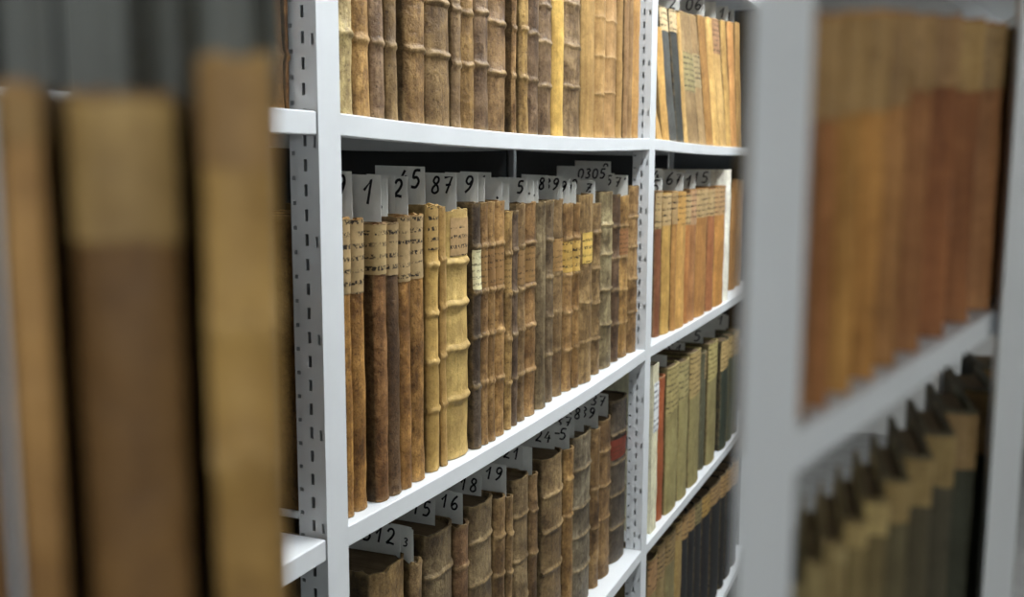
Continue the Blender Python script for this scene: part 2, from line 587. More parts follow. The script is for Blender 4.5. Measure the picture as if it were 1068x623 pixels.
def book(x, y, z, t, H, D, color, mat='leather', bands=(), amp=0.0022, sag=None, labels=(), lean=0.0, rz=0.0, seed=0, rag=0.0012, weark=1.0, name='old_book', bw=0.0055, wob=0.0005, side=0.28, shear=0.0):
    rnd = random.Random(seed)
    sgt = sag if sag is not None else min(0.014, t * 0.33)
    bt = min(0.0026, t * 0.2)
    root = empty(name, (x, y, z), rz)
    root.rotation_euler = (0, lean, rz)
    out, inn, kind = cover_profile(t, D, sgt, bt)
    n = len(out)
    zs = set([0.0, 0.002, H - 0.002, H, H - 0.008, 0.007])
    m = 14
    for i in range(1, m):
        zs.add(H * i / m)
    for b in bands:
        for q in (-1.0, -0.6, -0.3, 0, 0.3, 0.6, 1.0):
            zz = b + q * bw
            if 0.003 < zz < H - 0.003:
                zs.add(zz)
    zs = sorted(zs)
    keep = [zs[0]]
    for q in zs[1:]:
        if q - keep[-1] > 0.0009:
            keep.append(q)
    keep[-1] = H
    zs = keep
    ph = [rnd.uniform(0, 6.28) for _ in range(6)]
    ragv = [rnd.uniform(-1, 1) for _ in range(n)]
    ragb = [rnd.uniform(-1, 1) for _ in range(n)]
    vs, wear, board = [], [], []
    for zz in zs:
        d = spine_disp(zz, bands, amp, bw)
        endflare = 0.0007 * (math.exp(-((zz) / 0.006) ** 2) + math.exp(-((H - zz) / 0.006) ** 2))
        dent = wob * (math.sin(zz * 31 + ph[0]) + 0.6 * math.sin(zz * 83 + ph[1]))
        for i in range(n):
            ox, oy = out[i]
            if kind[i]:
                a = (ox / (t / 2))
                nx, ny = a * 0.35, -1.0
                l = math.hypot(nx, ny)
                edge = 1.0 - 0.15 * a * a
                jit = wob * 0.7 * math.sin(zz * 140 + i * 1.9 + ph[2])
                dd = d * edge + endflare + dent + jit
                ox2, oy2 = ox + nx / l * dd, oy + ny / l * dd
                # raised bands swell a little past the joint
                ox2 = max(-t / 2, min(t / 2, ox2))
            else:
                ox2, oy2 = ox - math.copysign(0.15 * wob * (1 + math.sin(zz * 25 + ph[3])), ox), oy
            z2 = zz
            if zz == H:
                z2 += (ragv[i] * rag - (rag * 0.7 if kind[i] else 0))
            elif zz == 0.0 and kind[i]:
                z2 += abs(ragb[i]) * rag * 0.8
            elif d > 0 and kind[i]:
                z2 += 0.0010 * math.sin(i * 1.3 + ph[4])
            vs.append((ox2, oy2 + zz * shear, z2))
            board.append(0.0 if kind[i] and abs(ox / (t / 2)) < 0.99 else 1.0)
            w = 0.0
            if kind[i]:
                w = 0.9 * (d / amp if amp > 0 else 0)
                w = max(w, 0.9 * math.exp(-((H - zz) / 0.004) ** 2), 0.8 * math.exp(-(zz / 0.004) ** 2))
                w = max(w, 0.45 * max(0.0, abs(a) - 0.85) / 0.15)
            else:
                w = 0.75 * math.exp(-((H - zz) / 0.0035) ** 2) + (0.5 if 2 < i < n - 3 else 0.0) * 0.5
            wear.append(min(1.0, w * weark))
        for i in range(n):
            ix, iy = inn[i]
            board.append(0.0)
            vs.append((ix, iy + zz * shear, zz + ((ragv[i] * rag - (rag * 0.7 if kind[i] else 0)) if zz == H else 0)))
            wear.append(0.6 * weark if zz == H else 0.0)
    R = 2 * n
    fs = []
    nz = len(zs)
    for k in range(nz - 1):
        a, b = k * R, (k + 1) * R
        for i in range(n - 1):
            fs.append((a + i, a + i + 1, b + i + 1, b + i))
            fs.append((a + n + i + 1, a + n + i, b + n + i, b + n + i + 1))
        fs.append((a + n, a, b, b + n))
        fs.append((a + n - 1, a + 2 * n - 1, b + 2 * n - 1, b + n - 1))
    for i in range(n - 1):
        fs.append((i + 1, i, n + i, n + i + 1))
        b = (nz - 1) * R
        fs.append((b + i, b + i + 1, b + n + i + 1, b + n + i))
    # small board at the very spine bottom never sinks into the shelf
    c = lin(color)
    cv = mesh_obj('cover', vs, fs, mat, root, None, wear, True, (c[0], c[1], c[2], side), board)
    pb = MB()
    px = t / 2 - bt - 0.0002
    # page block: slightly hollow fore edge, rounded spine side
    pv = []
    rr = max(0.0005, px)
    secp = [(-px, D - 0.004), (-px, sgt + 0.007), (-px * 0.8, sgt * 0.55 + 0.0045), (0, bt + 0.002), (px * 0.8, sgt * 0.55 + 0.0045), (px, sgt + 0.007), (px, D - 0.004), (px * 0.5, D - 0.0065), (0, D - 0.0075), (-px * 0.5, D - 0.0065)]
    secp[2] = (-px * 0.8, max(secp[2][1], bt + 0.003)); secp[4] = (px * 0.8, max(secp[4][1], bt + 0.003))
    zt = H - min(0.005, H * 0.02)
    for zz in (0.003, zt):
        for (a, b) in secp:
            pv.append((a, b + zz * shear, zz))
    q = len(secp)
    pf = [(i, (i + 1) % q, q + (i + 1) % q, q + i) for i in range(q)]
    pf.append(tuple(range(q - 1, -1, -1)))
    pf.append(tuple(q + i for i in range(q)))
    mesh_obj('page_block', pv, pf, 'pages', root)
    for lb in labels:
        z0, z1, lc = lb['z0'], lb['z1'], lb['c']
        a0, a1 = lb.get('a', (-0.97, 0.97))
        slant = lb.get('slant', 0.0)
        wrap = lb.get('wrap', 0)
        pts = []
        if wrap:
            pts.append((-t / 2 - 0.0005, sgt + wrap))
            pts.append((-t / 2 - 0.0005, sgt + 0.004))
        ns = 8
        for i in range(ns + 1):
            a = a0 + (a1 - a0) * i / ns
            xx = t / 2 * math.sin(a * math.pi / 2)
            yy = sgt * (1 - math.cos(a * math.pi / 2))
            ll = math.hypot(a * 0.35, 1)
            pts.append((xx + a * 0.35 / ll * 0.0006, yy - 0.0006 / ll))
        nzl = max(3, int((z1 - z0) / 0.006))
        lv, lf = [], []
        np_ = len(pts)
        for k in range(nzl + 1):
            zz = z0 + (z1 - z0) * k / nzl
            dd = spine_disp(zz, bands, amp, bw) + 0.0007 * (math.exp(-((H - zz) / 0.006) ** 2)) + wob * (math.sin(zz * 31 + ph[0]) + 0.6 * math.sin(zz * 83 + ph[1])) + wob * 0.5
            for i, (xx, yy) in enumerate(pts):
                isw = wrap and i < 2
                za = zz + (rnd.uniform(-1, 1) * 0.0006 if k in (0, nzl) else 0)
                if k == 0:
                    za += slant * (xx / t)
                lv.append((xx, yy - (0 if isw else dd) + zz * shear, min(za, H - 0.0015)))
        for k in range(nzl):
            for i in range(np_ - 1):
                a = k * np_ + i
                lf.append((a, a + 1, a + np_ + 1, a + np_))
        c = lin(lc)
        lo = mesh_obj('spine_label', lv, lf, lb.get('mat', 'label'), root, None, None, True, (c[0], c[1], c[2], 1))
    return root


ORD = ['first', 'second', 'third', 'fourth', 'fifth', 'sixth', 'seventh', 'eighth', 'ninth', 'tenth', 'eleventh', 'twelfth', 'thirteenth', 'fourteenth', 'fifteenth', 'sixteenth', 'seventeenth', 'eighteenth']
GAIN = 1.0
INFO = {}


def tone(c):
    l = 0.3 * c[0] + 0.59 * c[1] + 0.11 * c[2]
    q = [l + (v - l) * 0.92 for v in c]
    return (q[0] * 0.99, q[1] * 1.0, q[2] * 0.95)


def place_row(key, shelfname, where, books, y_def=0.016, depth=0.215, anchors=('near', 'far'), gname='', from_bottom=True):
    n = len(books)
    INFO[key] = []
    prev = None
    for i, b in enumerate(books):
        L, R, yb = b['x'][0], b['x'][1], b['yb']
        L += min(1.3, 0.13 * (R - L)) if key[0] == 'F' else min(0.9, 0.06 * (R - L))
        Y = b.get('Y', y_def)
        if from_bottom and 'Y' not in b:
            # where the foot of the spine meets the shelf
            pm = (L + R) / 2
            X = 0.5
            for _ in range(6):
                d = ray(pm, yb)
                zz = shelf_z(key, X)
                p = CAM + d * ((zz - CAM.z) / d.z)
                X = p.x
            Y = min(0.034, max(0.007, p.y))
        xa = on_y(L, yb, Y + 0.002).x
        xb = on_y(R, yb, Y + 0.002).x
        g = 0.0010
        x_lo, x_hi = SHELVES[key][0] + 0.003, SHELVES[key][1] - 0.003
        xa, xb = max(xa, x_lo if 'top' not in b else x_lo), min(xb, x_hi)
        if prev is not None and xa < prev and key[0] != 'L':
            xa = prev
        prev = xb
        t = max(0.005, xb - xa - g - 2 * b.get('slack', 0.0))
        xc = (xa + xb) / 2
        zb = shelf_z(key, xc) + 0.0006
        pxm = (L + R) / 2

        def zat(py, pxx=None):
            return on_y(b.get('xt', pxm) if pxx is None else pxx, py, Y).z
        if 'H' in b:
            Hh = b['H']
        else:
            Hh = zat(b['yt']) - zb
        lean = 0.0
        shear = 0.0
        if 'top' in b:
            # slumped files: the head has sunk back from the shelf edge
            pt = on_x((b['top'][0] + b['top'][1]) / 2, b['yt'], xc)
            Hh = pt.z - zb
            shear = max(0.0, pt.y - Y) / Hh
        bands = [zat(py) - zb for py in b.get('bands', ())]
        if bands and b.get('more'):
            st = b['more']
            q = max(bands) + st
            while q < Hh - 0.02:
                bands.append(q)
                q += st
        labels = []
        for lb in b.get('labels', ()):
            z1 = Hh - 0.002 if lb[0] is None else (on_x((b['top'][0] + b['top'][1]) / 2, lb[0], xc).z if 'top' in b else zat(lb[0])) - zb
            z0 = (on_x((b['top'][0] + b['top'][1]) / 2, lb[1], xc).z if 'top' in b else zat(lb[1])) - zb
            dct = {'z0': max(0.01, z0), 'z1': min(z1, Hh - 0.001), 'c': lb[2]}
            if dct['z1'] - dct['z0'] < 0.004:
                continue
            if len(lb) > 3:
                dct.update(lb[3])
            labels.append(dct)
        col = b['c'] if b.get('cat') else tone(b['c'])
        D = min(b.get('D', depth), RACK_D - 0.012 - Y)
        dz = abs(math.sin(lean)) * t / 2
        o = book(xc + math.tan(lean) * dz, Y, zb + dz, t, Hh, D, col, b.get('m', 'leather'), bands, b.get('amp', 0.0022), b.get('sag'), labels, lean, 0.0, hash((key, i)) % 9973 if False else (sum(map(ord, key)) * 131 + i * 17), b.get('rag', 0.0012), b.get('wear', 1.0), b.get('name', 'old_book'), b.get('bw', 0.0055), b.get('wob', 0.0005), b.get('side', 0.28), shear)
        if i < (n + 1) // 2 or anchors[1] is None:
            pos = '%s from the %s, %s' % (ORD[i], anchors[0], where)
        else:
            pos = '%s from the %s, %s' % (ORD[n - 1 - i], anchors[1], where)
        tag(o, b['d'] + ', ' + pos, b.get('cat', 'book'), gname)
        INFO[key].append(dict(x=xc, t=t, Y=Y, z=zb, H=Hh, o=o, lean=lean))


LAB = (172, 146, 104)
mid = [
    dict(x=(361.5, 370.5), yb=540, yt=227, c=(168, 118, 58), d='narrow tan leather book with paper label', labels=[(None, 308, LAB)], Y=0.012, xt=359),
    dict(x=(370.5, 385.8), yb=533, yt=228, c=(160, 112, 56), d='tan leather book with tall paper label', labels=[(None, 307, LAB)], xt=371),
    dict(x=(395, 408), yb=523.5, yt=233, c=(140, 96, 56), d='brown leather book with label wrapped over dark side', labels=[(None, 287, (180, 154, 108), dict(wrap=0.016))], xt=395),
    dict(x=(408, 420), yb=517, yt=233, c=(104, 76, 52), d='dark brown leather book with pale label', labels=[(None, 288, (170, 145, 104))], xt=406),
    dict(x=(420, 431.5), yb=510.5, yt=226, c=(156, 108, 56), d='brown leather book with double-ruled label', labels=[(None, 295, LAB)], xt=418),
    dict(x=(431.5, 445.5), yb=502, yt=224, c=(162, 116, 62), d='rounded tan leather book with double-ruled label', labels=[(None, 292, LAB)], xt=429),
    dict(x=(448.5, 460.5), yb=492.5, yt=214, c=(192, 152, 84), m='vellum', d='yellowish vellum book with torn head', bands=(278, 330, 381, 432), amp=0.0026, labels=[(None, 262, (184, 150, 92), dict(a=(-0.7, 0.9)))], rag=0.003, xt=447),
    dict(x=(460.5, 466.7), yb=487, yt=216, c=(176, 136, 78), m='vellum', d='thin tan vellum book', bands=(272, 323, 374, 425), xt=458),
    dict(x=(468, 492.5), yb=477, yt=219, c=(200, 164, 98), m='vellum', d='thick cream vellum book with raised bands', bands=(275, 319, 365.5, 418.5), amp=0.0042, bw=0.007, labels=[(228, 268, (180, 148, 104), dict(a=(-0.55, 0.9)))], rag=0.002, xt=473),
    dict(x=(494, 502.5), yb=469, yt=212, c=(84, 68, 56), d='blackish leather book with bright white label', bands=(259, 307, 355, 407), labels=[(262, 304, (232, 222, 176), dict(mat='gilt'))], xt=492),
    dict(x=(502.8, 509.6), yb=464.5, yt=212, c=(160, 120, 76), d='light brown leather book', bands=(258, 306, 352, 403), labels=[(262, 302, (150, 116, 72), dict(mat='gilt'))], xt=499),
    dict(x=(509.6, 516.8), yb=461, yt=211, c=(150, 112, 68), d='brown leather book with ruled lettering panel', bands=(257, 304, 350, 401), labels=[(261, 300, (142, 108, 68), dict(mat='gilt'))], xt=508),
    dict(x=(516.8, 527.5), yb=455, yt=210, c=(160, 118, 70), d='broad light brown leather book with ruled panel', bands=(255, 302, 347, 397), labels=[(259, 297, (154, 118, 74), dict(mat='gilt'))], xt=517),
    dict(x=(527.8, 534), yb=449, yt=221, c=(156, 120, 70), d='short light brown leather book', bands=(266, 309, 357, 403), labels=[(270, 307, (160, 128, 78), dict(mat='gilt'))], rag=0.0025, xt=527),
    dict(x=(534, 540), yb=445, yt=220, c=(104, 82, 66), d='short greyish brown leather book', bands=(262, 306, 351, 397), xt=534),
    dict(x=(540, 548), yb=440, yt=213, c=(128, 98, 64), d='mottled brown leather book', bands=(258, 303, 346, 392), labels=[(261, 298, (146, 114, 74), dict(mat='gilt'))], xt=541),
    dict(x=(548, 560), yb=434, yt=211, c=(138, 100, 60), d='broad mottled brown leather book with red stains', bands=(254, 299, 341, 388), amp=0.003, labels=[(258, 295, (150, 116, 72), dict(mat='gilt'))], xt=551),
    dict(x=(561, 569.5), yb=427, yt=211, c=(128, 108, 80), d='grey-brown leather book with flat spine', xt=563),
    dict(x=(569.8, 577), yb=420, yt=209, c=(122, 100, 76), d='grey-brown leather book with flat bands', bands=(251, 290, 331, 371), xt=573),
    dict(x=(577.5, 587.3), yb=413.5, yt=208, c=(130, 100, 66), d='dull brown leather book with lettering panel', bands=(246, 285, 325, 365), amp=0.001, labels=[(249, 283, (164, 128, 80), dict(mat='gilt'))], xt=583),
    dict(x=(587.5, 597), yb=409, yt=212, c=(144, 106, 64), d='reddish tan leather book with yellow label', bands=(249, 287, 326, 365), labels=[(252, 284, (200, 162, 86))], xt=595),
    dict(x=(597, 603.8), yb=405, yt=212, c=(150, 110, 64), d='tan leather book with narrow yellow label', bands=(248, 285, 323, 362), labels=[(251, 283, (196, 160, 88))], xt=601.5),
    dict(x=(604, 618.5), yb=400, yt=203, c=(146, 114, 74), d='broad brown leather book with bright yellow label', bands=(316, 357), amp=0.0016, labels=[(243, 275, (226, 188, 100), dict(a=(-0.6, 0.95)))], xt=612),
    dict(x=(618.8, 626), yb=391, yt=212, c=(136, 106, 70), d='narrow dull brown leather book', bands=(243, 281, 317, 354), xt=622.5),
    dict(x=(626.8, 638.7), yb=384, yt=200, c=(142, 124, 92), d='broad greyish leather book with pale bands', bands=(235, 266, 303, 339), amp=0.003, xt=632),
    dict(x=(639, 645.5), yb=378, yt=203, c=(92, 68, 50), d='dark brown leather book', bands=(237, 270, 303, 339), xt=642),
    dict(x=(645.7, 654.8), yb=373, yt=204, c=(156, 116, 66), d='tan leather book with reddish lettering panel', bands=(236, 269, 303, 337), amp=0.0014, labels=[(239, 266, (152, 108, 70), dict(mat='gilt'))], xt=650),
    dict(x=(656, 666), yb=367.5, yt=194, c=(146, 110, 70), d='brown leather book with reddish foot', bands=(227, 258, 292, 326), xt=660),
]
place_row('M', 'middle', 'middle shelf', mid, gname='old leather books on the middle shelf of the main bay', anchors=('near upright', 'far upright'))

top = [
    dict(x=(353.5, 370.7), yb=117, c=(186, 160, 110), m='leather', d='pale calf book with torn foot', bands=(34,), more=.062, rag=.003, amp=.003),
    dict(x=(371.5, 388.5), yb=119, c=(164, 122, 70), d='tan leather book with reddish stain at foot', bands=(41,), more=.062),
    dict(x=(389, 403), yb=121, c=(136, 106, 80), d='greyish brown leather book', bands=(44,), more=.062),
    dict(x=(403, 416), yb=122.5, c=(140, 110, 72), d='mottled brown leather book', bands=(47.5,), more=.06),
    dict(x=(427, 447), yb=126.5, c=(146, 110, 68), d='broad brown leather book beside a dark gap', bands=(51.5,), more=.062, amp=.0032, D=.24),
    dict(x=(447, 473), yb=129, c=(134, 104, 68), d='very broad mottled brown leather book', bands=(57, 2), more=.06, amp=.0034),
    dict(x=(473, 481.7), yb=131, c=(146, 116, 84), d='narrow pale brown leather book', bands=(67, 10), more=.058),
    dict(x=(482.3, 497), yb=132.5, c=(146, 110, 64), d='brown leather book with rubbed bands', bands=(68, 13.5), more=.058),
    dict(x=(497.3, 511.5), yb=133.5, c=(122, 94, 70), d='dark brown leather book with thick bands', bands=(67.5, 12.5), more=.058, amp=.0032),
    dict(x=(511.8, 530.5), yb=135, c=(140, 106, 70), d='broad brown leather book with thick bands', bands=(76, 24), more=.057, amp=.003),
    dict(x=(530.7, 538), yb=136, c=(150, 112, 70), d='narrow tan leather book', bands=(79, 29), more=.057),
    dict(x=(543.5, 551.5), yb=137.3, c=(170, 132, 76), d='golden tan leather book with reddish side', bands=(81, 30), more=.056),
    dict(x=(551.7, 563.5), yb=138.2, c=(128, 100, 76), d='grey-brown leather book', bands=(84, 35), more=.055),
    dict(x=(563.7, 577), yb=139.2, c=(124, 96, 70), d='purplish brown leather book', bands=(90, 44), more=.055),
    dict(x=(577.2, 589), yb=140, c=(222, 176, 92), m='vellum', d='smooth bright yellow vellum book'),
    dict(x=(589.2, 607.3), yb=140.8, c=(130, 102, 72), d='broad grey-brown leather book with thin bands', bands=(91, 48, 4), more=.054),
    dict(x=(609, 621.5), yb=142, c=(172, 132, 78), m='board', d='plain tan book with smooth spine'),
    dict(x=(621.5, 632), yb=142.4, c=(178, 136, 84), m='vellum', d='tan vellum book with thin ridges', bands=(98, 58, 17), more=.052, amp=.0012, bw=.004),
    dict(x=(632, 643.5), yb=142.7, c=(172, 130, 84), m='vellum', d='pinkish tan vellum book with thin ridges', bands=(97, 60, 22), more=.05, amp=.0012, bw=.004),
    dict(x=(643.7, 648.5), yb=143, c=(170, 130, 78), m='board', d='very thin tan book'),
    dict(x=(648.5, 654), yb=143, c=(158, 120, 82), m='board', d='thin dull tan book'),
    dict(x=(654, 659), yb=143.2, c=(150, 114, 76), m='board', d='thin brownish book'),
    dict(x=(659, 667), yb=143.4, c=(186, 138, 82), m='board', d='orange-tan book'),
]
rt = random.Random(5)
for i, b in enumerate(top):
    b['H'] = 0.315 + rt.uniform(-0.02, 0.02)
    b['Y'] = 0.012 + rt.uniform(-0.003, 0.004)
place_row('T', 'top', 'top shelf', top, gname='old leather books on the top shelf of the main bay', anchors=('near upright', 'far upright'))

# bottom shelf: px of the spine near its head
bot = [
    dict(x=(390, 427), yt=590, c=(136, 106, 66), d='thick tan leather book with frayed head', bands=(650, 700), rag=.004),
    dict(x=(430, 442), yt=586, c=(130, 102, 70), d='thin torn leather book', rag=.004, bands=(640,)),
    dict(x=(447, 476), yt=552, c=(112, 92, 66), d='thick grey-brown leather book with raised bands', bands=(597, 650, 700), amp=.003),
    dict(x=(477.5, 491), yt=547, c=(122, 88, 60), d='narrow reddish brown leather book with frayed top', bands=(592, 645), rag=.003),
    dict(x=(493.5, 517), yt=523, c=(122, 100, 72), d='thick grey-brown leather book with fine bands', bands=(562, 606, 650), amp=.0025),
    dict(x=(518, 529), yt=519, c=(124, 94, 60), d='narrow brown leather book with fine ribs', bands=(560, 600)),
    dict(x=(529.5, 535.5), yt=518, c=(130, 100, 64), d='very thin tan leather book', bands=(558, 598)),
    dict(x=(537.5, 554), yt=498, c=(124, 100, 70), d='grey-brown leather book with diagonal scuffs', bands=(537, 583, 625)),
    dict(x=(554.5, 562), yt=495, c=(124, 94, 62), d='narrow brown leather book', bands=(533, 577)),
    dict(x=(569.5, 590), yt=475, c=(124, 98, 66), d='thick brown leather book with pale raised bands', bands=(514, 550, 591), amp=.0032),
    dict(x=(591.5, 600), yt=468, c=(146, 108, 62), d='narrow golden brown leather book', bands=(500, 538)),
    dict(x=(600.5, 619.5), yt=452, c=(112, 98, 80), d='broad grey leather book with worn bands', bands=(487, 526, 556, 590), amp=.003),
    dict(x=(620, 627.5), yt=447, c=(132, 100, 64), d='narrow brown leather book', bands=(510, 550)),
    dict(x=(628, 639.5), yt=437, c=(126, 94, 60), d='brown leather book with pale bands', bands=(470, 505, 539), yb2=616),
    dict(x=(641, 657), yt=415, c=(78, 66, 56), d='blackish leather book with red label', labels=[(455, 475, (116, 56, 42), dict(mat='gilt'))], bands=(450, 480, 512, 545), yb2=583),
]
for b in bot:
    b['Y'] = 0.030
    b['yb'] = b['yt'] + 4
place_row('B', 'bottom', 'bottom shelf', bot, gname='thick leather books on the bottom shelf of the main bay', anchors=('near upright', 'far upright'), from_bottom=False)

FL = (186, 158, 112)
ft = [
    dict(x=(685.5, 691.5), yb=145, yt=113, top=(680, 686), c=(196, 152, 90), m='board', d='short leaning tan folder', Y=.014),
    dict(x=(692, 699), yb=146, yt=28, top=(687, 690), c=(200, 152, 84), m='board', d='leaning tan folder with dark side'),
    dict(x=(699.2, 707), yb=146.7, yt=7, top=(690.5, 696), c=(82, 82, 82), m='cloth', d='leaning grey cloth book with cream head label', labels=[(None, 33, (216, 192, 148))]),
    dict(x=(707.2, 714.5), yb=147.8, yt=10, top=(700.5, 706), c=(62, 62, 60), m='cloth', d='leaning dark grey book with cream head label', labels=[(None, 34, (216, 190, 146))]),
    dict(x=(714.6, 718), yb=148.5, yt=13, top=(707, 710.5), slack=.003, c=(200, 158, 98), m='board', d='thin leaning tan book'),
    dict(x=(718, 730.3), yb=149, yt=13.5, top=(712, 720.5), c=(150, 120, 84), m='board', d='leaning brown book with grey-green label', labels=[(56, 96, (160, 146, 104))]),
    dict(x=(730.4, 737.3), yb=150, yt=16, top=(720.8, 728), c=(160, 128, 90), m='board', d='leaning light brown book with grey label', labels=[(57, 92, (164, 146, 108))]),
    dict(x=(737.4, 745), yb=150.5, yt=17, top=(729, 737.5), c=(160, 114, 62), m='board', d='leaning chestnut brown book'),
    dict(x=(745, 751.5), yb=150.8, yt=18.5, top=(737.8, 743), c=(202, 158, 94), m='board', d='leaning golden yellow book'),
    dict(x=(751.7, 758.6), yb=151, yt=20, top=(744, 751), c=(200, 158, 98), m='board', d='leaning yellow book with brownish head', labels=[(None, 57, (160, 124, 92))]),
    dict(x=(758.8, 763.4), yb=151.3, yt=21.5, top=(752, 758.5), c=(188, 146, 84), m='board', d='leaning pale brown book'),
    dict(x=(763.5, 770), yb=151.5, yt=23.5, top=(759, 767.5), c=(196, 138, 82), m='board', d='leaning reddish tan book'),
    dict(x=(770, 775), yb=151.6, yt=24, top=(768, 773.5), c=(180, 136, 80), m='board', d='leaning tan book hidden at the row end'),
]
for b in ft:
    b.setdefault('Y', .013)
    b['rag'] = .0005
    b['sag'] = .008
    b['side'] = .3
place_row('FT', 'top', 'far bay top shelf', ft, gname='leaning folders and books on the top shelf of the far bay', anchors=('upright', None), depth=.2)

fm = [
    dict(x=(682.3, 688), yb=352, yt=199, c=(126, 74, 48), d='dark red-brown book with pale label', labels=[(None, 239, FL)], xt=687.5, m='board'),
    dict(x=(688, 698.2), yb=349, yt=202, c=(190, 146, 76), d='golden tan book with paper label', labels=[(None, 236, FL)], xt=694, m='board'),
    dict(x=(698.3, 704), yb=346, yt=200, c=(180, 128, 70), d='narrow tan book with paper label', labels=[(None, 235, (180, 150, 106))], xt=700, m='board'),
    dict(x=(704.2, 713.5), yb=342.5, yt=200.5, c=(200, 148, 80), d='orange tan book with wormholes', labels=[(None, 236, (196, 152, 86))], xt=708, m='board'),
    dict(x=(713.6, 718), yb=338, yt=202, c=(176, 114, 64), d='narrow reddish tan book', labels=[(None, 235, FL)], xt=716, m='board'),
    dict(x=(718, 724), yb=335, yt=198, c=(172, 116, 72), d='narrow pinkish brown book', labels=[(None, 235, (188, 150, 112))], xt=722, m='board'),
    dict(x=(724.4, 736), yb=330, yt=197, c=(178, 122, 66), d='broad brown book with pale label', labels=[(None, 227, FL)], xt=731, m='board'),
    dict(x=(736.4, 743.2), yb=325, yt=197, c=(164, 100, 62), d='red-brown book with pale label', labels=[(None, 226, FL)], xt=739, m='board'),
    dict(x=(743.6, 754.5), yb=319, yt=194.5, c=(190, 130, 66), d='broad orange-brown book with buff label', labels=[(None, 225, (186, 150, 106))], xt=748, m='board'),
    dict(x=(755, 759.4), yb=314, yt=177, c=(238, 234, 218), d='tall white card folder', xt=760, m='cloth', name='card_folder', cat='folder', wear=0),
    dict(x=(760.6, 768), yb=304, yt=187, c=(164, 116, 68), d='brown book behind the white folder', xt=766, m='board', Y=.04),
    dict(x=(768.3, 774), yb=303, yt=188, c=(160, 116, 70), d='brown book at the hidden row end', xt=772, m='board', Y=.04),
]
for b in fm:
    b['rag'] = .0006
    b.setdefault('sag', .009)
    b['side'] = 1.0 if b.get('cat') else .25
place_row('FM', 'middle', 'far bay middle shelf', fm, gname='orange-brown books on the middle shelf of the far bay', anchors=('upright', None), depth=.2)

KL = (176, 160, 106)
fb = [
    dict(x=(676.5, 683.3), yb=549, yt=381, c=(214, 208, 176), d='cream card box file with white label', xt=683, m='cloth', name='box_file', cat='box file', labels=[(400, 451, (228, 230, 230), dict(a=(-.6, .8)))], wear=0, sag=.001, Y=.010),
    dict(x=(684, 691), yb=543, yt=395, c=(164, 84, 48), d='thin rust red book', xt=688.5, m='cloth'),
    dict(x=(691.6, 706), yb=534, yt=385, c=(154, 140, 92), d='khaki book with slanted label', xt=699, m='cloth', labels=[(None, 432, KL, dict(slant=.012))]),
    dict(x=(706.2, 716.5), yb=520, yt=381, c=(150, 136, 90), d='khaki cloth book with long label', xt=709, m='cloth', labels=[(None, 420, (172, 158, 108), dict(slant=.008))]),
    dict(x=(717.5, 728.6), yb=506, yt=371, c=(146, 132, 88), d='olive book with slanted buff label', xt=721, m='cloth', labels=[(None, 416, (180, 156, 104), dict(slant=.012))]),
    dict(x=(729, 734), yb=490, yt=370, c=(92, 90, 72), d='narrow dark olive cloth book', xt=732, m='cloth', labels=[(None, 398, (166, 144, 104), dict(a=(-.2, .9)))]),
    dict(x=(734.4, 746), yb=484, yt=361, c=(148, 134, 90), d='khaki cloth book with pale yellow label', xt=740, m='cloth', labels=[(None, 398, (190, 174, 114), dict(slant=.012))]),
    dict(x=(750, 758), yb=469, yt=355, c=(52, 60, 50), d='blackish green cloth book with buff label', xt=757, m='cloth', labels=[(None, 384, (196, 168, 112), dict(slant=.01))]),
    dict(x=(758.3, 764), yb=462, yt=350, c=(76, 84, 72), d='dark green cloth book with buff label', xt=764, m='cloth', labels=[(None, 373, (180, 156, 108))]),
    dict(x=(764.3, 770), yb=456, yt=346, c=(72, 80, 70), d='dark green cloth book at the hidden row end', xt=769, m='cloth', labels=[(None, 370, (176, 150, 106))]),
]
for b in fb:
    b['rag'] = .0006
    b.setdefault('sag', .009)
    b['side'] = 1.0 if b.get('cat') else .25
place_row('FB', 'bottom', 'third far shelf', fb, gname='khaki and green books on the third shelf of the far bay', anchors=('upright', None), depth=.2)

TL = (168, 136, 92)
ff = [
    dict(x=(676.5, 686), yt=583, c=(150, 128, 84), d='brown book with reddish label', m='cloth', labels=[(None, 618, (164, 128, 88))]),
    dict(x=(686.3, 694), yt=568, c=(150, 126, 84), d='light brown cloth book', m='cloth', labels=[(None, 604, (156, 130, 90))]),
    dict(x=(694.3, 705), yt=556, c=(126, 112, 76), d='olive brown cloth book with label', m='cloth', labels=[(None, 586, (148, 124, 84))]),
    dict(x=(705.2, 711.7), yt=545, c=(166, 136, 84), d='narrow tan cloth book', m='cloth', labels=[(None, 563, (172, 142, 94))]),
    dict(x=(712, 718), yt=536, c=(38, 38, 41), d='black cloth book with large tan label', m='cloth', labels=[(None, 562, TL)]),
    dict(x=(718.2, 725), yt=530, c=(33, 33, 36), d='black cloth book with red-edged tan label', m='cloth', labels=[(None, 553, TL)]),
    dict(x=(725.3, 732), yt=524, c=(35, 35, 38), d='black cloth book with dull green label', m='cloth', labels=[(None, 546, (140, 126, 88))]),
    dict(x=(732.3, 741.3), yt=516, c=(29, 29, 33), d='broad black cloth book with yellowish label', m='cloth', labels=[(None, 537, (178, 144, 84))]),
    dict(x=(741.6, 752), yt=505, c=(31, 31, 33), d='broad black cloth book with brown label', m='cloth', labels=[(None, 524, TL)]),
    dict(x=(752.2, 757.5), yt=496, c=(35, 35, 36), d='black cloth book with tan label', m='cloth', labels=[(None, 518, TL)]),
    dict(x=(757.7, 765), yt=489, c=(32, 32, 35), d='black cloth book with torn tan label', m='cloth', labels=[(None, 511, (164, 134, 92))]),
    dict(x=(765.2, 771), yt=482, c=(32, 32, 33), d='black cloth book at the hidden row end', m='cloth', labels=[(None, 505, TL)]),
]
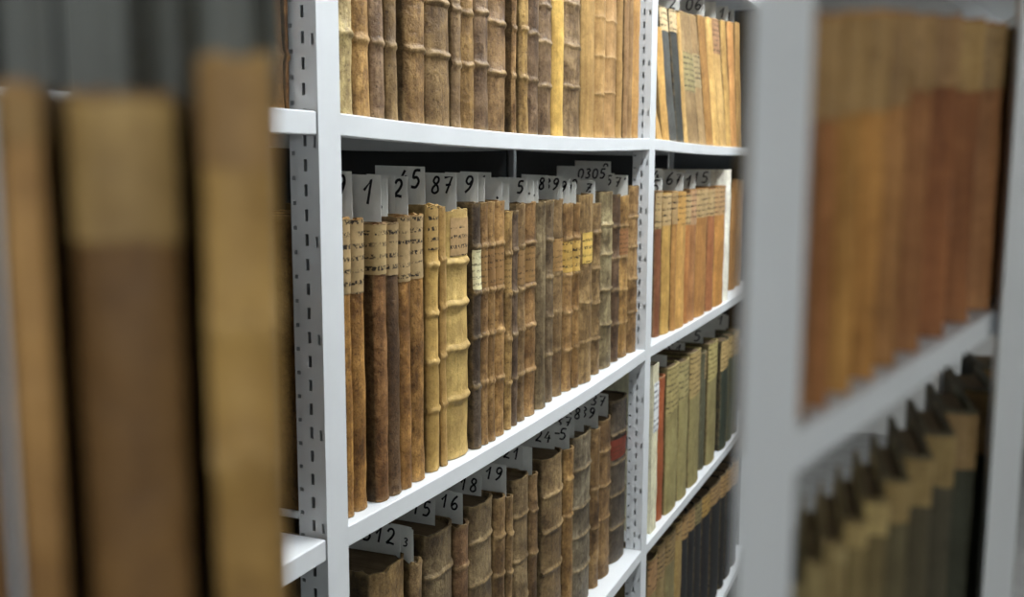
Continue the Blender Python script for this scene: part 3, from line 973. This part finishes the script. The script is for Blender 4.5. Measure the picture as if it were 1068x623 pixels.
for b in ff:
    b['yb'] = b['yt'] + 30
    b['Y'] = .018
    b['rag'] = .0006
    b['sag'] = .009
    b['side'] = .5
place_row('FF', 'lowest', 'lowest far shelf', ff, gname='black and brown books on the lowest shelf of the far bay', anchors=('upright', None), depth=.2, from_bottom=False)

# left bay: the book ends that show beside the near upright, and their neighbours
lt = [
    dict(x=(299, 311), yb=113, c=(166, 116, 70), d='reddish tan leather book with torn foot', Y=.03, H=.31, rag=.004, bands=(60,), more=.06),
    dict(x=(284, 298), yb=112, c=(150, 108, 66), d='brown leather book', Y=.03, H=.30, bands=(58,), more=.06),
    dict(x=(266, 283), yb=112, c=(140, 104, 66), d='mottled brown leather book', Y=.03, H=.32, bands=(57,), more=.06),
]
place_row('LT', 'top', 'left bay top shelf', lt, gname='leather books on the top shelf of the left bay', anchors=('near upright', None), from_bottom=False)
lm = [
    dict(x=(262, 291), yb=578, c=(150, 106, 60), d='tan leather book', Y=.014, H=.30),
    dict(x=(236, 261), yb=590, c=(140, 100, 58), d='brown leather book', Y=.014, H=.31),
    dict(x=(206, 235), yb=590, c=(128, 92, 56), d='dark brown leather book', Y=.014, H=.30),
    dict(x=(180, 205), yb=590, c=(150, 110, 64), d='light brown leather book', Y=.014, H=.31),
    dict(x=(150, 179), yb=590, c=(140, 104, 66), d='mottled leather book', Y=.014, H=.30),
]
place_row('LM', 'middle', 'left bay middle shelf', lm, gname='leather books on the middle shelf of the left bay', anchors=('near upright', None), from_bottom=False)

# ------------------------------------------------------------------ paper slips with handwritten numbers
GL = {
    '0': [[(.5, 1), (.2, .85), (.1, .5), (.2, .15), (.5, 0), (.8, .15), (.9, .5), (.8, .85), (.5, 1)]],
    '1': [[(.15, .55), (.6, 1), (.52, 0)]],
    '2': [[(.12, .78), (.3, .98), (.62, .98), (.78, .75), (.6, .45), (.1, .04)], [(.1, .05), (.5, .08), (.92, .02)]],
    '3': [[(.15, .92), (.55, 1), (.78, .8), (.45, .55), (.8, .35), (.6, .05), (.1, .06)]],
    '4': [[(.55, 1), (.1, .38), (.9, .42)], [(.7, .7), (.62, 0)]],
    '5': [[(.9, 1), (.35, .97), (.25, .58), (.6, .6), (.85, .36), (.6, .04), (.12, .06)]],
    '6': [[(.75, 1), (.35, .7), (.14, .3), (.35, .02), (.7, .06), (.82, .3), (.55, .45), (.2, .28)]],
    '7': [[(.08, .95), (.9, 1), (.45, 0)], [(.3, .5), (.85, .54)]],
    '8': [[(.55, .52), (.22, .72), (.4, .98), (.72, .92), (.72, .68), (.25, .35), (.2, .1), (.5, 0), (.8, .14), (.72, .4), (.55, .52)]],
    '9': [[(.8, .75), (.5, .52), (.2, .7), (.35, .98), (.7, .98), (.82, .72), (.62, .3), (.2, 0)]],
    'z': [[(.1, .85), (.85, .9), (.15, .08), (.9, .1)], [(.25, .48), (.75, .5)]],
    '-': [[(.15, .5), (.85, .52)]],
    '.': [[(.4, .08), (.55, .02), (.45, .0)]],
    'S': [[(.85, .9), (.5, 1), (.2, .8), (.5, .52), (.8, .28), (.5, 0), (.12, .1)]],
    "'": [[(.5, 1), (.4, .72)]],
    ' ': [],
}


def smooth_line(pts, k=4):
    if len(pts) < 3:
        return pts
    out = []
    for i in range(len(pts) - 1):
        p0 = pts[max(0, i - 1)]; p1 = pts[i]; p2 = pts[i + 1]; p3 = pts[min(len(pts) - 1, i + 2)]
        for j in range(k):
            t = j / k
            q = []
            for a in range(2):
                q.append(0.5 * (2 * p1[a] + (p2[a] - p0[a]) * t + (2 * p0[a] - 5 * p1[a] + 4 * p2[a] - p3[a]) * t * t + (3 * p1[a] - p0[a] - 3 * p2[a] + p3[a]) * t ** 3) * 0.92 + 0.08 * (p1[a] * (1 - t) + p2[a] * t))
            out.append(tuple(q))
    out.append(pts[-1])
    return out


def strokes(text, h, wd, sw, x):
    """ribbons for a line of handwriting; u runs to the right seen from the -X side (towards -Y), v up"""
    vs, fs = [], []
    u = 0.0
    for ch in text:
        for ln in GL.get(ch, []):
            p = [(u + a * wd * 0.9 + b * h * 0.14, b * h) for a, b in ln]
            p = smooth_line(p) if ch not in '147z' else p
            b0 = len(vs)
            for i, (a, b) in enumerate(p):
                q0, q1 = p[max(0, i - 1)], p[min(len(p) - 1, i + 1)]
                dx, dy = q1[0] - q0[0], q1[1] - q0[1]
                l = math.hypot(dx, dy) or 1
                nx, ny = -dy / l * sw / 2, dx / l * sw / 2
                for s in (1, -1):
                    vs.append((x, -(a + s * nx), b + s * ny))
            for i in range(len(p) - 1):
                k = b0 + 2 * i
                fs.append((k, k + 2, k + 3, k + 1))
        u += wd * (1.12 if ch not in "'.-" else .7)
    return vs, fs, u


USED = {}


def slip(xr, ytop, text, label, key=None, Yr=0.036, width=0.05, base=None, th=0.00035, tpx=None, hh=0.022, sw=0.0021, X=None, group='', curl=0.0015, name='paper_slip', ydrop=0.016, seed=0, margin=0.004):
    """a slip standing in the head of a book; xr, ytop: where its upper front corner shows"""
    if X is None:
        p = on_y(xr, ytop, Yr)
        X = p.x
    else:
        p = on_x(xr, ytop, X)
        Yr = p.y
    ztop = p.z
    if base is None:
        def off(q):
            xq = q['x'] + math.tan(q['lean']) * q['H']
            return max(0.0, abs(xq - X) - (q['t'] / 2 - 0.003))
        bk = min(INFO[key], key=off)
        xq = bk['x'] + math.tan(bk['lean']) * bk['H']
        lim = max(0.0005, bk['t'] / 2 - 0.004)
        X = min(max(X, xq - lim), xq + lim)
        used = USED.setdefault(key, [])
        step = 0
        X0_ = X
        while any(abs(X - u) < 0.0042 for u in used) and step < 12:
            step += 1
            X = X0_ + (0.0022 * ((step + 1) // 2)) * (1 if step % 2 else -1)
        used.append(X)
        base = bk['z'] + bk['H'] - 0.008
    base = min(base, ztop - 0.012)
    hgt = ztop - base
    rnd = random.Random(int(xr * 10 + ytop))
    root = empty(name, (X, Yr, base), math.radians(rnd.uniform(-3.5, 3.5)))
    N = 8
    vs, fs = [], []
    ln = rnd.uniform(-0.02, 0.02)

    def cx(u, v):
        return curl * math.sin(u * 3.0) * v + ln * v * hgt * 0.5
    rows = 5
    for side in (0, 1):
        for j in range(rows + 1):
            v = j / rows
            for i in range(N + 1):
                u = i / N
                vs.append((cx(u, v) + (th if side else 0), u * width + ln * v * 0.01, v * hgt + (0 if v < 1 else 0.0015 * u * rnd.choice((1, 1)))))
    S = (rows + 1) * (N + 1)
    for j in range(rows):
        for i in range(N):
            a = j * (N + 1) + i
            fs.append((a, a + N + 1, a + N + 2, a + 1))
            fs.append((S + a, S + a + 1, S + a + N + 2, S + a + N + 1))
    for i in range(N):
        a = i; fs.append((a, a + 1, S + a + 1, S + a))
        a = rows * (N + 1) + i; fs.append((a + 1, a, S + a, S + a + 1))
    for j in range(rows):
        a = j * (N + 1); b = a + N + 1; fs.append((b, a, S + a, S + b))
        a += N; b += N; fs.append((a, b, S + b, S + a))
    mesh_obj('sheet', vs, fs, 'paper', root, None, None, True)
    if text:
        wd = hh * 0.74
        tw = sum(wd * (1.12 if c not in "'.-" else .7) for c in text)
        v0 = hgt - ydrop * 0.28 - hh
        u_right = margin
        du = 0.0
        for ch in text:
            tv, tf, _ = strokes(ch, hh, wd, sw, 0.0)
            out = []
            for (a, b, c) in tv:
                yy = u_right + tw - du + b
                uu = yy / width
                vv = (v0 + c) / hgt
                out.append((cx(uu, vv) - 0.0010, yy + ln * vv * 0.01, v0 + c))
            du += wd * (1.12 if ch not in "'.-" else .7)
            o = mesh_obj('handwritten_digit' if ch.isdigit() else 'handwritten_mark', out, tf, 'ink', root)
            o['label'] = 'black marker handwriting'
    tag(root, label, 'paper slip', group)
    return root


G1 = 'numbered paper slips above the middle row of books'
MS = [
    (369.5, 179, '9', .05, 'pale slip half hidden behind the near upright', .03),
    (397, 183, '1', .06, 'wide white slip marked with a large 1', .03),
    (404, 187, '.', .03, 'narrow white slip with a dot beside the slip marked 1', .03),
    (411.5, 183, '', .04, 'plain white slip third behind the slip marked 1', .05),
    (426, 187, '2', .04, 'white slip marked 2 in front of the tall slip', .035),
    (443, 174, '45', .075, 'tall curled white slip marked 45, left of the 87', .04),
    (476, 181, '87', .07, 'wide white slip boldly marked 87', .036),
    (484, 182, '', .04, 'plain slip just right of the 87 slip', .045),
    (497, 181, '9', .05, 'white slip marked 9 over the blackish book', .036),
    (505.5, 185, '', .04, 'plain slip between the slips marked 9 and 1', .036),
    (513.5, 180, '1', .05, 'taller slip marked with a thin 1', .05),
    (524, 188, '.', .04, 'low slip with a dot left of the blank one', .036),
    (531, 192, '', .04, 'low narrow blank slip over the short light brown book', .03),
    (536.5, 186, '', .05, 'plain slip just left of the slip marked 5', .05),
    (550.5, 186, '5', .05, 'white slip marked with a single 5', .036),
    (557, 187, '.', .04, 'narrow slip directly right of the slip marked 5', .036),
    (561.5, 189, '.', .04, 'second narrow slip right of the slip marked 5', .036),
    (572, 183, '8', .05, 'dull slip marked 8 left of the 39', .045),
    (587.5, 184, '39', .06, 'white slip marked 39', .04),
    (594.5, 187, '9', .05, 'white slip marked 9 beside the front slip marked 1', .036),
    (601, 190, '1', .04, 'small bright slip marked 1 at the front, right of a 9', .028),
    (608, 185, '2', .05, 'slip marked 2 behind the slip marked z', .045),
    (621, 188, 'z', .06, 'white slip marked with a z', .03),
    (634.5, 174, '0305', .11, 'large grey slip marked 0305', .055),
    (641.5, 168.5, '0', .08, 'grey slip marked 0 behind the 0305 slip', .08),
    (641, 181, '5', .05, 'small slip marked 5 beside the 0305 slip', .045),
    (655, 183, "97'", .06, 'bright white slip marked 97 near the far upright', .026),
]
for (xr, yt, tx, wd, lb, yr) in MS:
    k = (on_y(xr, yt, yr) - CAM).dot(fwd)
    if xr == 426:
        yt -= 3
    hh = 0.0290 if k < 1.27 else (0.022 if k < 1.55 else 0.0185)
    if xr == 426:
        hh = .021
    yr = {.036: .026, .04: .032}.get(yr, yr)
    slip(xr, yt, tx, lb, 'M', yr, wd, group=G1, hh=hh, sw=.0036 if k < 1.3 else .0032)

G2 = 'numbered paper slips above the bottom row of books'
BS = [
    (417, 549, '312', .085, 'wide grey slip marked 312 over the nearest thick book', .042),
    (427, 552, '3', .03, 'narrow white slip marked 3 right of the 312', .036),
    (431, 553, '', .03, 'narrow plain slip right of the slip marked 3', .036),
    (453.5, 521, '15', .08, 'shaded slip marked 15 left of the 16', .052),
    (482.5, 515, '16', .065, 'grey slip marked 16', .037),
    (502, 497, '18', .07, 'shaded slip marked 18 left of the 19', .05),
    (526.5, 487, '19', .06, 'grey slip marked 19', .037),
    (545.5, 465, '21', .07, 'shaded slip marked 21', .05),
    (555, 467, '', .04, 'narrow blank slip right of the 21', .037),
    (580, 447, '24', .08, 'shaded slip marked 24', .052),
    (594, 445, '-5', .04, 'small white slip marked 5 right of the 24', .036),
    (599, 433, '37', .08, 'shaded slip marked 37 behind the small 5', .042),
    (609, 424, '38', .07, 'shaded slip marked 38', .042),
    (624, 424, '39', .05, 'grey slip marked 39 near the far upright', .036),
    (635, 411, '37', .07, 'shaded slip marked 37 nearest the far upright', .042),
]
for (xr, yt, tx, wd, lb, yr) in BS:
    slip(xr, yt, tx, lb, 'B', yr, wd, group=G2, hh=.0205 if xr != 427 else .011, sw=.0030 if xr != 427 else .002, ydrop=.018 if xr != 427 else .055)

G3 = 'numbered paper slips above the far bay middle row'
for (xr, yt, tx, wd, lb, yr) in [
    (691.5, 176, '4', .05, 'slip marked 4 beside the far upright', .04),
    (691, 186, '5', .04, 'low slip marked 5 beside the far upright', .028),
    (706, 178, '6', .07, 'white slip marked with a bold 6', .045),
    (713, 180, '7', .05, 'white slip marked with a bold 7', .03),
    (725.5, 181, '91', .06, 'white slip marked 91 in the far bay', .035),
    (741.5, 178, '15', .07, 'white slip marked 15 in the far bay', .04),
    (754, 178, '7', .07, 'shaded slip marked 7 beside the white folder', .05),
]:
    slip(xr, yt, tx, lb, 'FM', yr, wd, group=G3, hh=.029, sw=.0036)
G4 = 'numbered paper slips above the far bay top row'
for (xr, yt, tx, wd, lb, yr) in [
    (709, -6, '2', .07, 'pale slip over the dark grey leaning books', .05),
    (735.5, -4, '06', .09, 'white slip marked 06 at the top edge', .05),
    (747, 2, '', .06, 'plain slip right of the slip marked 06', .05),
    (759.5, 6, '1', .07, 'white slip marked 1 over the yellow leaning books', .045),
    (766, 10, '1', .06, 'grey slip over the reddish tan leaning book', .045),
]:
    slip(xr, yt, tx, lb, 'FT', yr, wd, group=G4, hh=.029, sw=.0036)
G5 = 'numbered paper slips above the khaki and green books'
for (xr, yt, tx, wd, lb, yr) in [
    (695.5, 371, '', .06, 'narrow white slip over the box file', .028),
    (714.5, 358, 'S1', .07, 'grey slip marked S1', .045),
    (733.5, 344, '5', .07, 'grey slip marked 5 in the khaki row', .04),
    (746, 336, '', .06, 'plain shaded slip right of the khaki row 5', .045),
    (757.5, 328, '1', .06, 'grey slip marked 1 over the blackish green book', .045),
    (765, 326, '', .06, 'plain slip at the hidden end of the green books', .05),
]:
    slip(xr, yt, tx, lb, 'FB', yr, wd, group=G5, hh=.029, sw=.0036)

# ------------------------------------------------------------------ near book cart on the left (out of focus)
DL = 0.185
ca, sa = math.cos(math.radians(13)), math.sin(math.radians(13))
fh = Vector((math.cos(YAW), math.sin(YAW), 0))
rh = Vector((math.sin(YAW), -math.cos(YAW), 0))
# the row faces the camera, its depth turned a little to the left
rzL = math.atan2((fh * ca - rh * sa).y, (fh * ca - rh * sa).x) - math.pi / 2
axx = Vector((math.cos(rzL), math.sin(rzL), 0))
axy = Vector((-math.sin(rzL), math.cos(rzL), 0))


def hit_near(px, py, org):
    d = ray(px, py)
    tt = (org - CAM).dot(axy) / d.dot(axy)
    return CAM + d * tt


orgL = at_depth(294, 300, DL)
zshelfL = CAM.z - 0.225


def near_book(px0, px1, ytop, color, desc, lab=None, mat='vellum', D=0.15, dy=0.0, bands=(), seed=1, zs=None, org=None, lc=None, group='', amp=.002):
    o = org if org is not None else orgL
    o2 = o + axy * dy
    a, b = hit_near(px0, 300, o2), hit_near(px1, 300, o2)
    t = (b - a).length - 0.0006
    c = (a + b) / 2
    top = hit_near((px0 + px1) / 2, ytop, o2).z
    zb = (zs if zs is not None else zshelfL) + 0.0005
    labels = []
    if lab:
        z1 = top - zb - 0.002 if lab[0] is None else hit_near((px0 + px1) / 2, lab[0], o2).z - zb
        labels = [dict(z0=hit_near((px0 + px1) / 2, lab[1], o2).z - zb, z1=z1, c=lc, mat='vellum')]
    bd = [hit_near((px0 + px1) / 2, q, o2).z - zb for q in bands]
    bo = book(c.x, c.y, zb, t, top - zb, D, color, mat, bd, amp, min(.004, t * .2), labels, 0.0, rzL, seed, .0008, .4, 'old_book')
    tag(bo, desc, 'book', group)
    return bo, c, t, top


gl = 'blurred old books close to the camera at left'
nb = []
nb.append(near_book(4, 53, 84, (172, 130, 76), 'blurred narrow tan book close to the camera at far left', (None, 150, ), 'vellum', seed=11, lc=(176, 140, 86), group=gl))
nb.append(near_book(74, 190, 92, (132, 98, 56), 'blurred broad book with pale upper label close to the camera at left', (None, 252), 'vellum', seed=12, lc=(180, 148, 92), group=gl, dy=.004))
nb.append(near_book(212, 292, 54, (186, 148, 84), 'blurred golden vellum book with raised bands, right-hand of the close left books', (None, 175), 'vellum', seed=13, bands=(338, 480), lc=(166, 130, 80), group=gl))
nb.append(near_book(-70, -10, 80, (150, 110, 64), 'blurred brown book at the left edge of the picture', None, 'vellum', seed=14, group=gl))
# left cart
cl = empty('book_cart', tuple(orgL * 1.0))
cl.location = (orgL.x, orgL.y, 0)
cl.rotation_euler = (0, 0, rzL)
wL0 = -0.145


def cart(root, x0, x1, y0, y1, zsh, zlow, ztop_posts, name='white'):
    b = MB()
    b.box(x0, x1, y0, y1, zsh - 0.02, zsh, .002)
    b.build('upper_shelf', 'white', root)
    b = MB()
    b.box(x0, x1, y0, y1, zlow - 0.02, zlow, .002)
    b.build('lower_shelf', 'white', root)
    for (px, py) in ((x0 + .008, y0 + .012), (x1 - .008, y0 + .012), (x0 + .008, y1 - .008), (x1 - .008, y1 - .008)):
        b = MB()
        b.box(px - .007, px + .007, py - .007, py + .007, 0.075, zsh - 0.02)
        lg = b.build('leg', 'white', root)
        w = MB()
        w.cyl((px, 0.036), 0.036, py - .012, py + .012)
        w.box(px - .006, px + .006, py - .005, py + .005, 0.03, 0.078)
        w.build('caster', 'rubber', lg)


cart(cl, wL0, 0.002, -0.004, 0.17, zshelfL, 0.35, None)
pe = MB()
pe.box(wL0, wL0 + .0, 0, 0, 0, 0)
tag(cl, 'white steel book cart under the blurred books at left', 'book cart')

# slips standing in the near left books, shade painted into their grey
gs = 'blurred paper slips in the close left books'


def near_slip(px0, px1, ytop, bookrec, desc, dy, grey=False):
    bo, c, t, top = bookrec
    o2 = orgL + axy * dy
    a, b = hit_near(px0, 40, o2), hit_near(px1, 40, o2)
    w = (b - a).length
    zt = CAM.z + 0.052
    root = empty('paper_slip', (a.x, a.y, top - .006), rzL)
    m_ = MB()
    n = 8
    for i in range(n):
        u0_, u1_ = w * i / n, w * (i + 1) / n
        k0, k1 = .0008 * math.sin(i * 1.1), .0008 * math.sin((i + 1) * 1.1)
        bb = len(m_.v)
        hz = zt - top + .006
        m_.v += [(u0_, k0, 0), (u1_, k1, 0), (u1_, k1 * 2, hz), (u0_, k0 * 2, hz), (u0_, k0 + .0004, 0), (u1_, k1 + .0004, 0), (u1_, k1 * 2 + .0004, hz), (u0_, k0 * 2 + .0004, hz)]
        m_.f += [tuple(bb + q for q in f) for f in ((0, 1, 2, 3), (5, 4, 7, 6), (3, 2, 6, 7), (0, 4, 5, 1))]
        if i == 0:
            m_.f.append((bb, bb + 3, bb + 7, bb + 4))
        if i == n - 1:
            m_.f.append((bb + 1, bb + 5, bb + 6, bb + 2))
    m_.build('sheet', grey, root)
    tag(root, desc, 'paper slip', gs)


near_slip(0, 54, 0, nb[0], 'blurred shade-grey slip at far left over the narrow tan book', .05, 'shadedpaper')
near_slip(62, 130, 0, nb[1], 'blurred front shade-grey slip over the broad labelled book at left', .02, 'shadedpaper')
near_slip(122, 184, 0, nb[1], 'blurred shade-grey slip behind the front one at left', .05, 'shadedpaper')
near_slip(178, 216, 0, nb[1], 'blurred narrow shade-grey slip between the two right-hand close left books', .08, 'shadedpaper')
near_slip(214, 262, 0, nb[2], 'blurred broad shade-grey slip over the golden vellum book at left', .03, 'shadedpaper')
near_slip(258, 293, 0, nb[2], 'blurred shade-grey slip at the right end of the close left books', .06, 'shadedpaper')
be = empty('bookend', tuple(hit_near(-1.2, 300, orgL + axy * .0005)), rzL)
be.location.z = zshelfL + .0004
bw_ = (hit_near(2.2, 300, orgL) - hit_near(-5, 300, orgL)).length
MB().box(-bw_ / 2 + .0004, bw_ / 2 - .0004, 0, .12, 0, .235, .0006).build('plate', 'white', be)
tag(be, 'blurred white metal bookend at the left edge of the picture', 'bookend')

# ------------------------------------------------------------------ near rack on the right (out of focus)
# a skewed corner rack: its front edge runs away from the camera, its books are set at a slant to that edge
A = at_depth(768, 492, 0.215)
zR = A.z
dB = ray(1068, 306)
B = CAM + dB * ((zR - CAM.z) / dB.z)
TD = math.radians(15.0)
ddir = fh * math.cos(TD) + rh * math.sin(TD)        # depth direction of the books
edir = Vector((B.x - A.x, B.y - A.y, 0)).normalized()  # along the front edge
rzR = math.atan2(ddir.y, ddir.x) - math.pi / 2
LR = math.hypot(B.x - A.x, B.y - A.y) * 1.15
DR = 0.15
LIPR = 0.010
Z_LOW = zR - 0.215
Z_TOP = zR + 0.16


def edge_at(px, inset=0.0):
    """the point of the front edge (set back by inset) seen at column px"""
    d = ray(px, 300)
    P0 = A + ddir * inset
    # solve P0 + s*edir = CAM + k*d in plan
    det = edir.x * (-d.y) + d.x * edir.y
    s_ = ((CAM.x - P0.x) * (-d.y) + d.x * (CAM.y - P0.y)) / det
    return P0 + edir * s_, s_


rr_ = empty('near_rack', (A.x, A.y, 0))


def skew_plate(s0, s1, q0, q1, z0, z1):
    vs = []
    for z in (z0, z1):
        for (s_, q_) in ((s0, q0), (s1, q0), (s1, q1), (s0, q1)):
            p = edir * s_ + ddir * q_
            vs.append((p.x, p.y, z))
    fs = [(0, 3, 2, 1), (4, 5, 6, 7), (0, 1, 5, 4), (1, 2, 6, 5), (2, 3, 7, 6), (3, 0, 4, 7)]
    return vs, fs


for nm, zz in (('middle_shelf', zR), ('lower_shelf', Z_LOW), ('upper_shelf', Z_TOP)):
    b = MB()
    for args in ((0, LR, 0.0, DR, zz - 0.002, zz), (0, LR, 0.0, 0.0025, zz - LIPR, zz - 0.002), (0, LR, DR - 0.0025, DR, zz - LIPR, zz - 0.002)):
        vs, fs = skew_plate(*args)
        k0 = len(b.v)
        b.v += vs
        b.f += [tuple(k0 + i for i in f) for f in fs]
    b.build(nm, 'white', rr_)
pw = 0.0
for (pa, pb_) in ((776, 838), (1046, 1078)):
    _, sa_ = edge_at(pa, -0.012)
    _, sb_ = edge_at(pb_, -0.012)
    for q0, q1 in ((-0.012, -0.0003), (DR + 0.0003, DR + 0.012)):
        vs, fs = skew_plate(sa_, sb_, q0, q1, 0.0, Z_TOP + 0.02)
        o = mesh_obj('post', vs, fs, 'white', rr_)
tag(rr_, 'blurred white steel rack close to the camera at right', 'rack')


def near_right(px0, px1, ytop_ref, zb, color, desc, lab=None, lc=None, mat='board', H=None, seed=1, dy=.006, prev=[None, None]):
    # spine plane is square to the depth direction
    pa, _ = edge_at(px1, dy)
    d = ray(px1, 300)
    k = (pa - CAM).dot(ddir) / d.dot(ddir)
    pb = CAM + d * k
    d = ray(px0, 300)
    pa = CAM + d * ((pa - CAM).dot(ddir) / d.dot(ddir))
    pb.z = pa.z = 0
    xdir = Vector((ddir.y, -ddir.x, 0))
    # the left side reaches to the neighbour standing in front
    rl = (pb - CAM).dot(xdir)
    ll = (pa - CAM).dot(xdir)
    if prev[0] == zb:
        pa = pa + xdir * (prev[1] - ll)
    prev[0], prev[1] = zb, rl
    t = (pb - pa).dot(xdir) - .0004
    p = pa + xdir * ((t + .0004) / 2)

    def zat(py):
        dd = ray((px0 + px1) / 2, py)
        return (CAM + dd * ((pb - CAM).to_2d().dot(ddir.to_2d()) / dd.dot(ddir))).z
    if H is None:
        H = zat(ytop_ref) - zb
    labels = []
    if lab:
        labels = [dict(z0=max(.01, zat(lab) - zb), z1=H - .001, c=lc, mat='vellum')]
    bo = book(p.x, p.y, zb + .0004, t, H, 0.072 if zb == zR else 0.06, color, mat, (), .001, min(.0025, t * .2), labels, 0.0, rzR, seed, .0005, .3, 'small_old_book')
    tag(bo, desc, 'book', 'blurred small books close to the camera at right')
    return bo


UB = [
    (766, 786, 8, (150, 118, 70), 'blurred tan little book on the close shelf, left of the close white post', 200, (150, 124, 78)),
    (788.5, 808, 10, (150, 110, 70), 'blurred brown little book on the close shelf, behind the close white post', 130, (160, 124, 78)),
    (808.5, 828, 11, (146, 104, 66), 'blurred dull brown little book on the close shelf, behind the middle of the close post', 130, (160, 124, 78)),
    (828.5, 848, 12, (150, 106, 68), 'blurred chestnut little book on the close shelf, behind the right of the post', 130, (160, 124, 78)),
    (848.5, 868, 14, (166, 112, 66), 'blurred reddish tan little book on the close shelf, first right of the close white post', 126, (172, 136, 84)),
    (868.5, 892, 12, (206, 152, 80), 'blurred orange tan little book on the close shelf, second right of the close white post', 120, (176, 140, 86)),
    (892.5, 916, 12, (198, 142, 74), 'blurred golden tan little book on the close shelf, third right of the close white post', 118, (178, 142, 88)),
    (916.5, 938, 12, (172, 122, 70), 'blurred tan brown little book on the close shelf, fourth right of the close white post', 112, (170, 134, 84)),
    (938.5, 962, 14, (160, 108, 64), 'blurred brown little book on the close shelf, fifth right of the close white post', 96, (164, 128, 80)),
    (962.5, 988, 16, (152, 96, 56), 'blurred dark reddish little book on the close shelf, sixth right of the close white post', 92, (164, 126, 80)),
    (988.5, 1012, 20, (158, 102, 60), 'blurred red-brown little book on the close shelf, third left of the second close post', 96, (178, 142, 86)),
    (1012.5, 1034, 24, (180, 126, 80), 'blurred pinkish tan little book on the close shelf, second left of the second close post', 94, (180, 146, 96)),
    (1034.5, 1052, 28, (186, 136, 88), 'blurred pale pinkish little book on the close shelf, beside the second close post', 92, (180, 146, 96)),
    (1052.5, 1074, 30, (172, 126, 76), 'blurred tan little book on the close shelf, right of the second close post', 90, (180, 146, 96)),
]
for i, (a, b_, yt, c, d, lb, lc) in enumerate(UB):
    near_right(a, b_, yt, zR, c, d, lb, lc, seed=40 + i)
LB = [
    (766, 789, (60, 68, 70), 'blurred dark blue-grey little book under the close shelf, left of the post', None, None),
    (791.5, 812, (110, 104, 78), 'blurred olive little book under the close shelf, behind the left of the post', 545, (150, 136, 96)),
    (812.5, 832, (116, 108, 78), 'blurred dull olive little book under the close shelf, behind the middle of the post', 540, (156, 140, 98)),
    (832.5, 852, (130, 118, 80), 'blurred brownish olive little book under the close shelf, behind the right of the post', 535, (160, 144, 100)),
    (852.5, 874, (150, 132, 88), 'blurred khaki little book under the close shelf, first right of the post', 600, (160, 142, 96)),
    (874.5, 896, (148, 128, 84), 'blurred brown khaki little book under the close shelf, second right of the post', 590, (166, 146, 98)),
    (896.5, 918, (144, 126, 82), 'blurred yellowish khaki little book under the close shelf, third right of the post', 575, (176, 152, 98)),
    (918.5, 940, (126, 110, 72), 'blurred dark khaki little book under the close shelf, fourth right of the post', 562, (176, 152, 98)),
    (940.5, 962, (104, 94, 66), 'blurred olive brown little book under the close shelf, fifth right of the post', 548, (176, 150, 96)),
    (962.5, 985, (92, 84, 62), 'blurred dark olive little book under the close shelf, sixth right of the post', 530, (172, 146, 92)),
    (985.5, 1008, (86, 80, 62), 'blurred darker olive little book under the close shelf, seventh right of the post', 510, (172, 146, 92)),
    (1008.5, 1030, (82, 82, 66), 'blurred dark green little book under the close shelf, left of the second post', 492, (176, 144, 96)),
    (1030.5, 1052, (80, 82, 68), 'blurred dark grey-green little book under the close shelf, behind the second post', 476, (176, 144, 96)),
    (1052.5, 1074, (80, 82, 70), 'blurred dull dark green little book under the close shelf, at the right edge', 460, (174, 142, 96)),
]
for i, (a, b_, c, d, lb, lc) in enumerate(LB):
    near_right(a, b_, 0, Z_LOW, c, d, lb, lc, 'cloth', H=0.168, seed=60 + i, dy=.012)

# ------------------------------------------------------------------ world and colour
w = bpy.data.worlds.new('world')
w.use_nodes = True
w.node_tree.nodes['Background'].inputs[0].default_value = (0.85, 0.92, 1.0, 1)
w.node_tree.nodes['Background'].inputs[1].default_value = 0.05
SC.world = w
SC.view_settings.view_transform = 'Standard'
SC.view_settings.look = 'None'
SC.view_settings.gamma = 1.0
SC.view_settings.exposure = 0.0
SC.view_settings.use_curve_mapping = False
SC.cycles.use_denoising = True
SC.cycles.max_bounces = 8
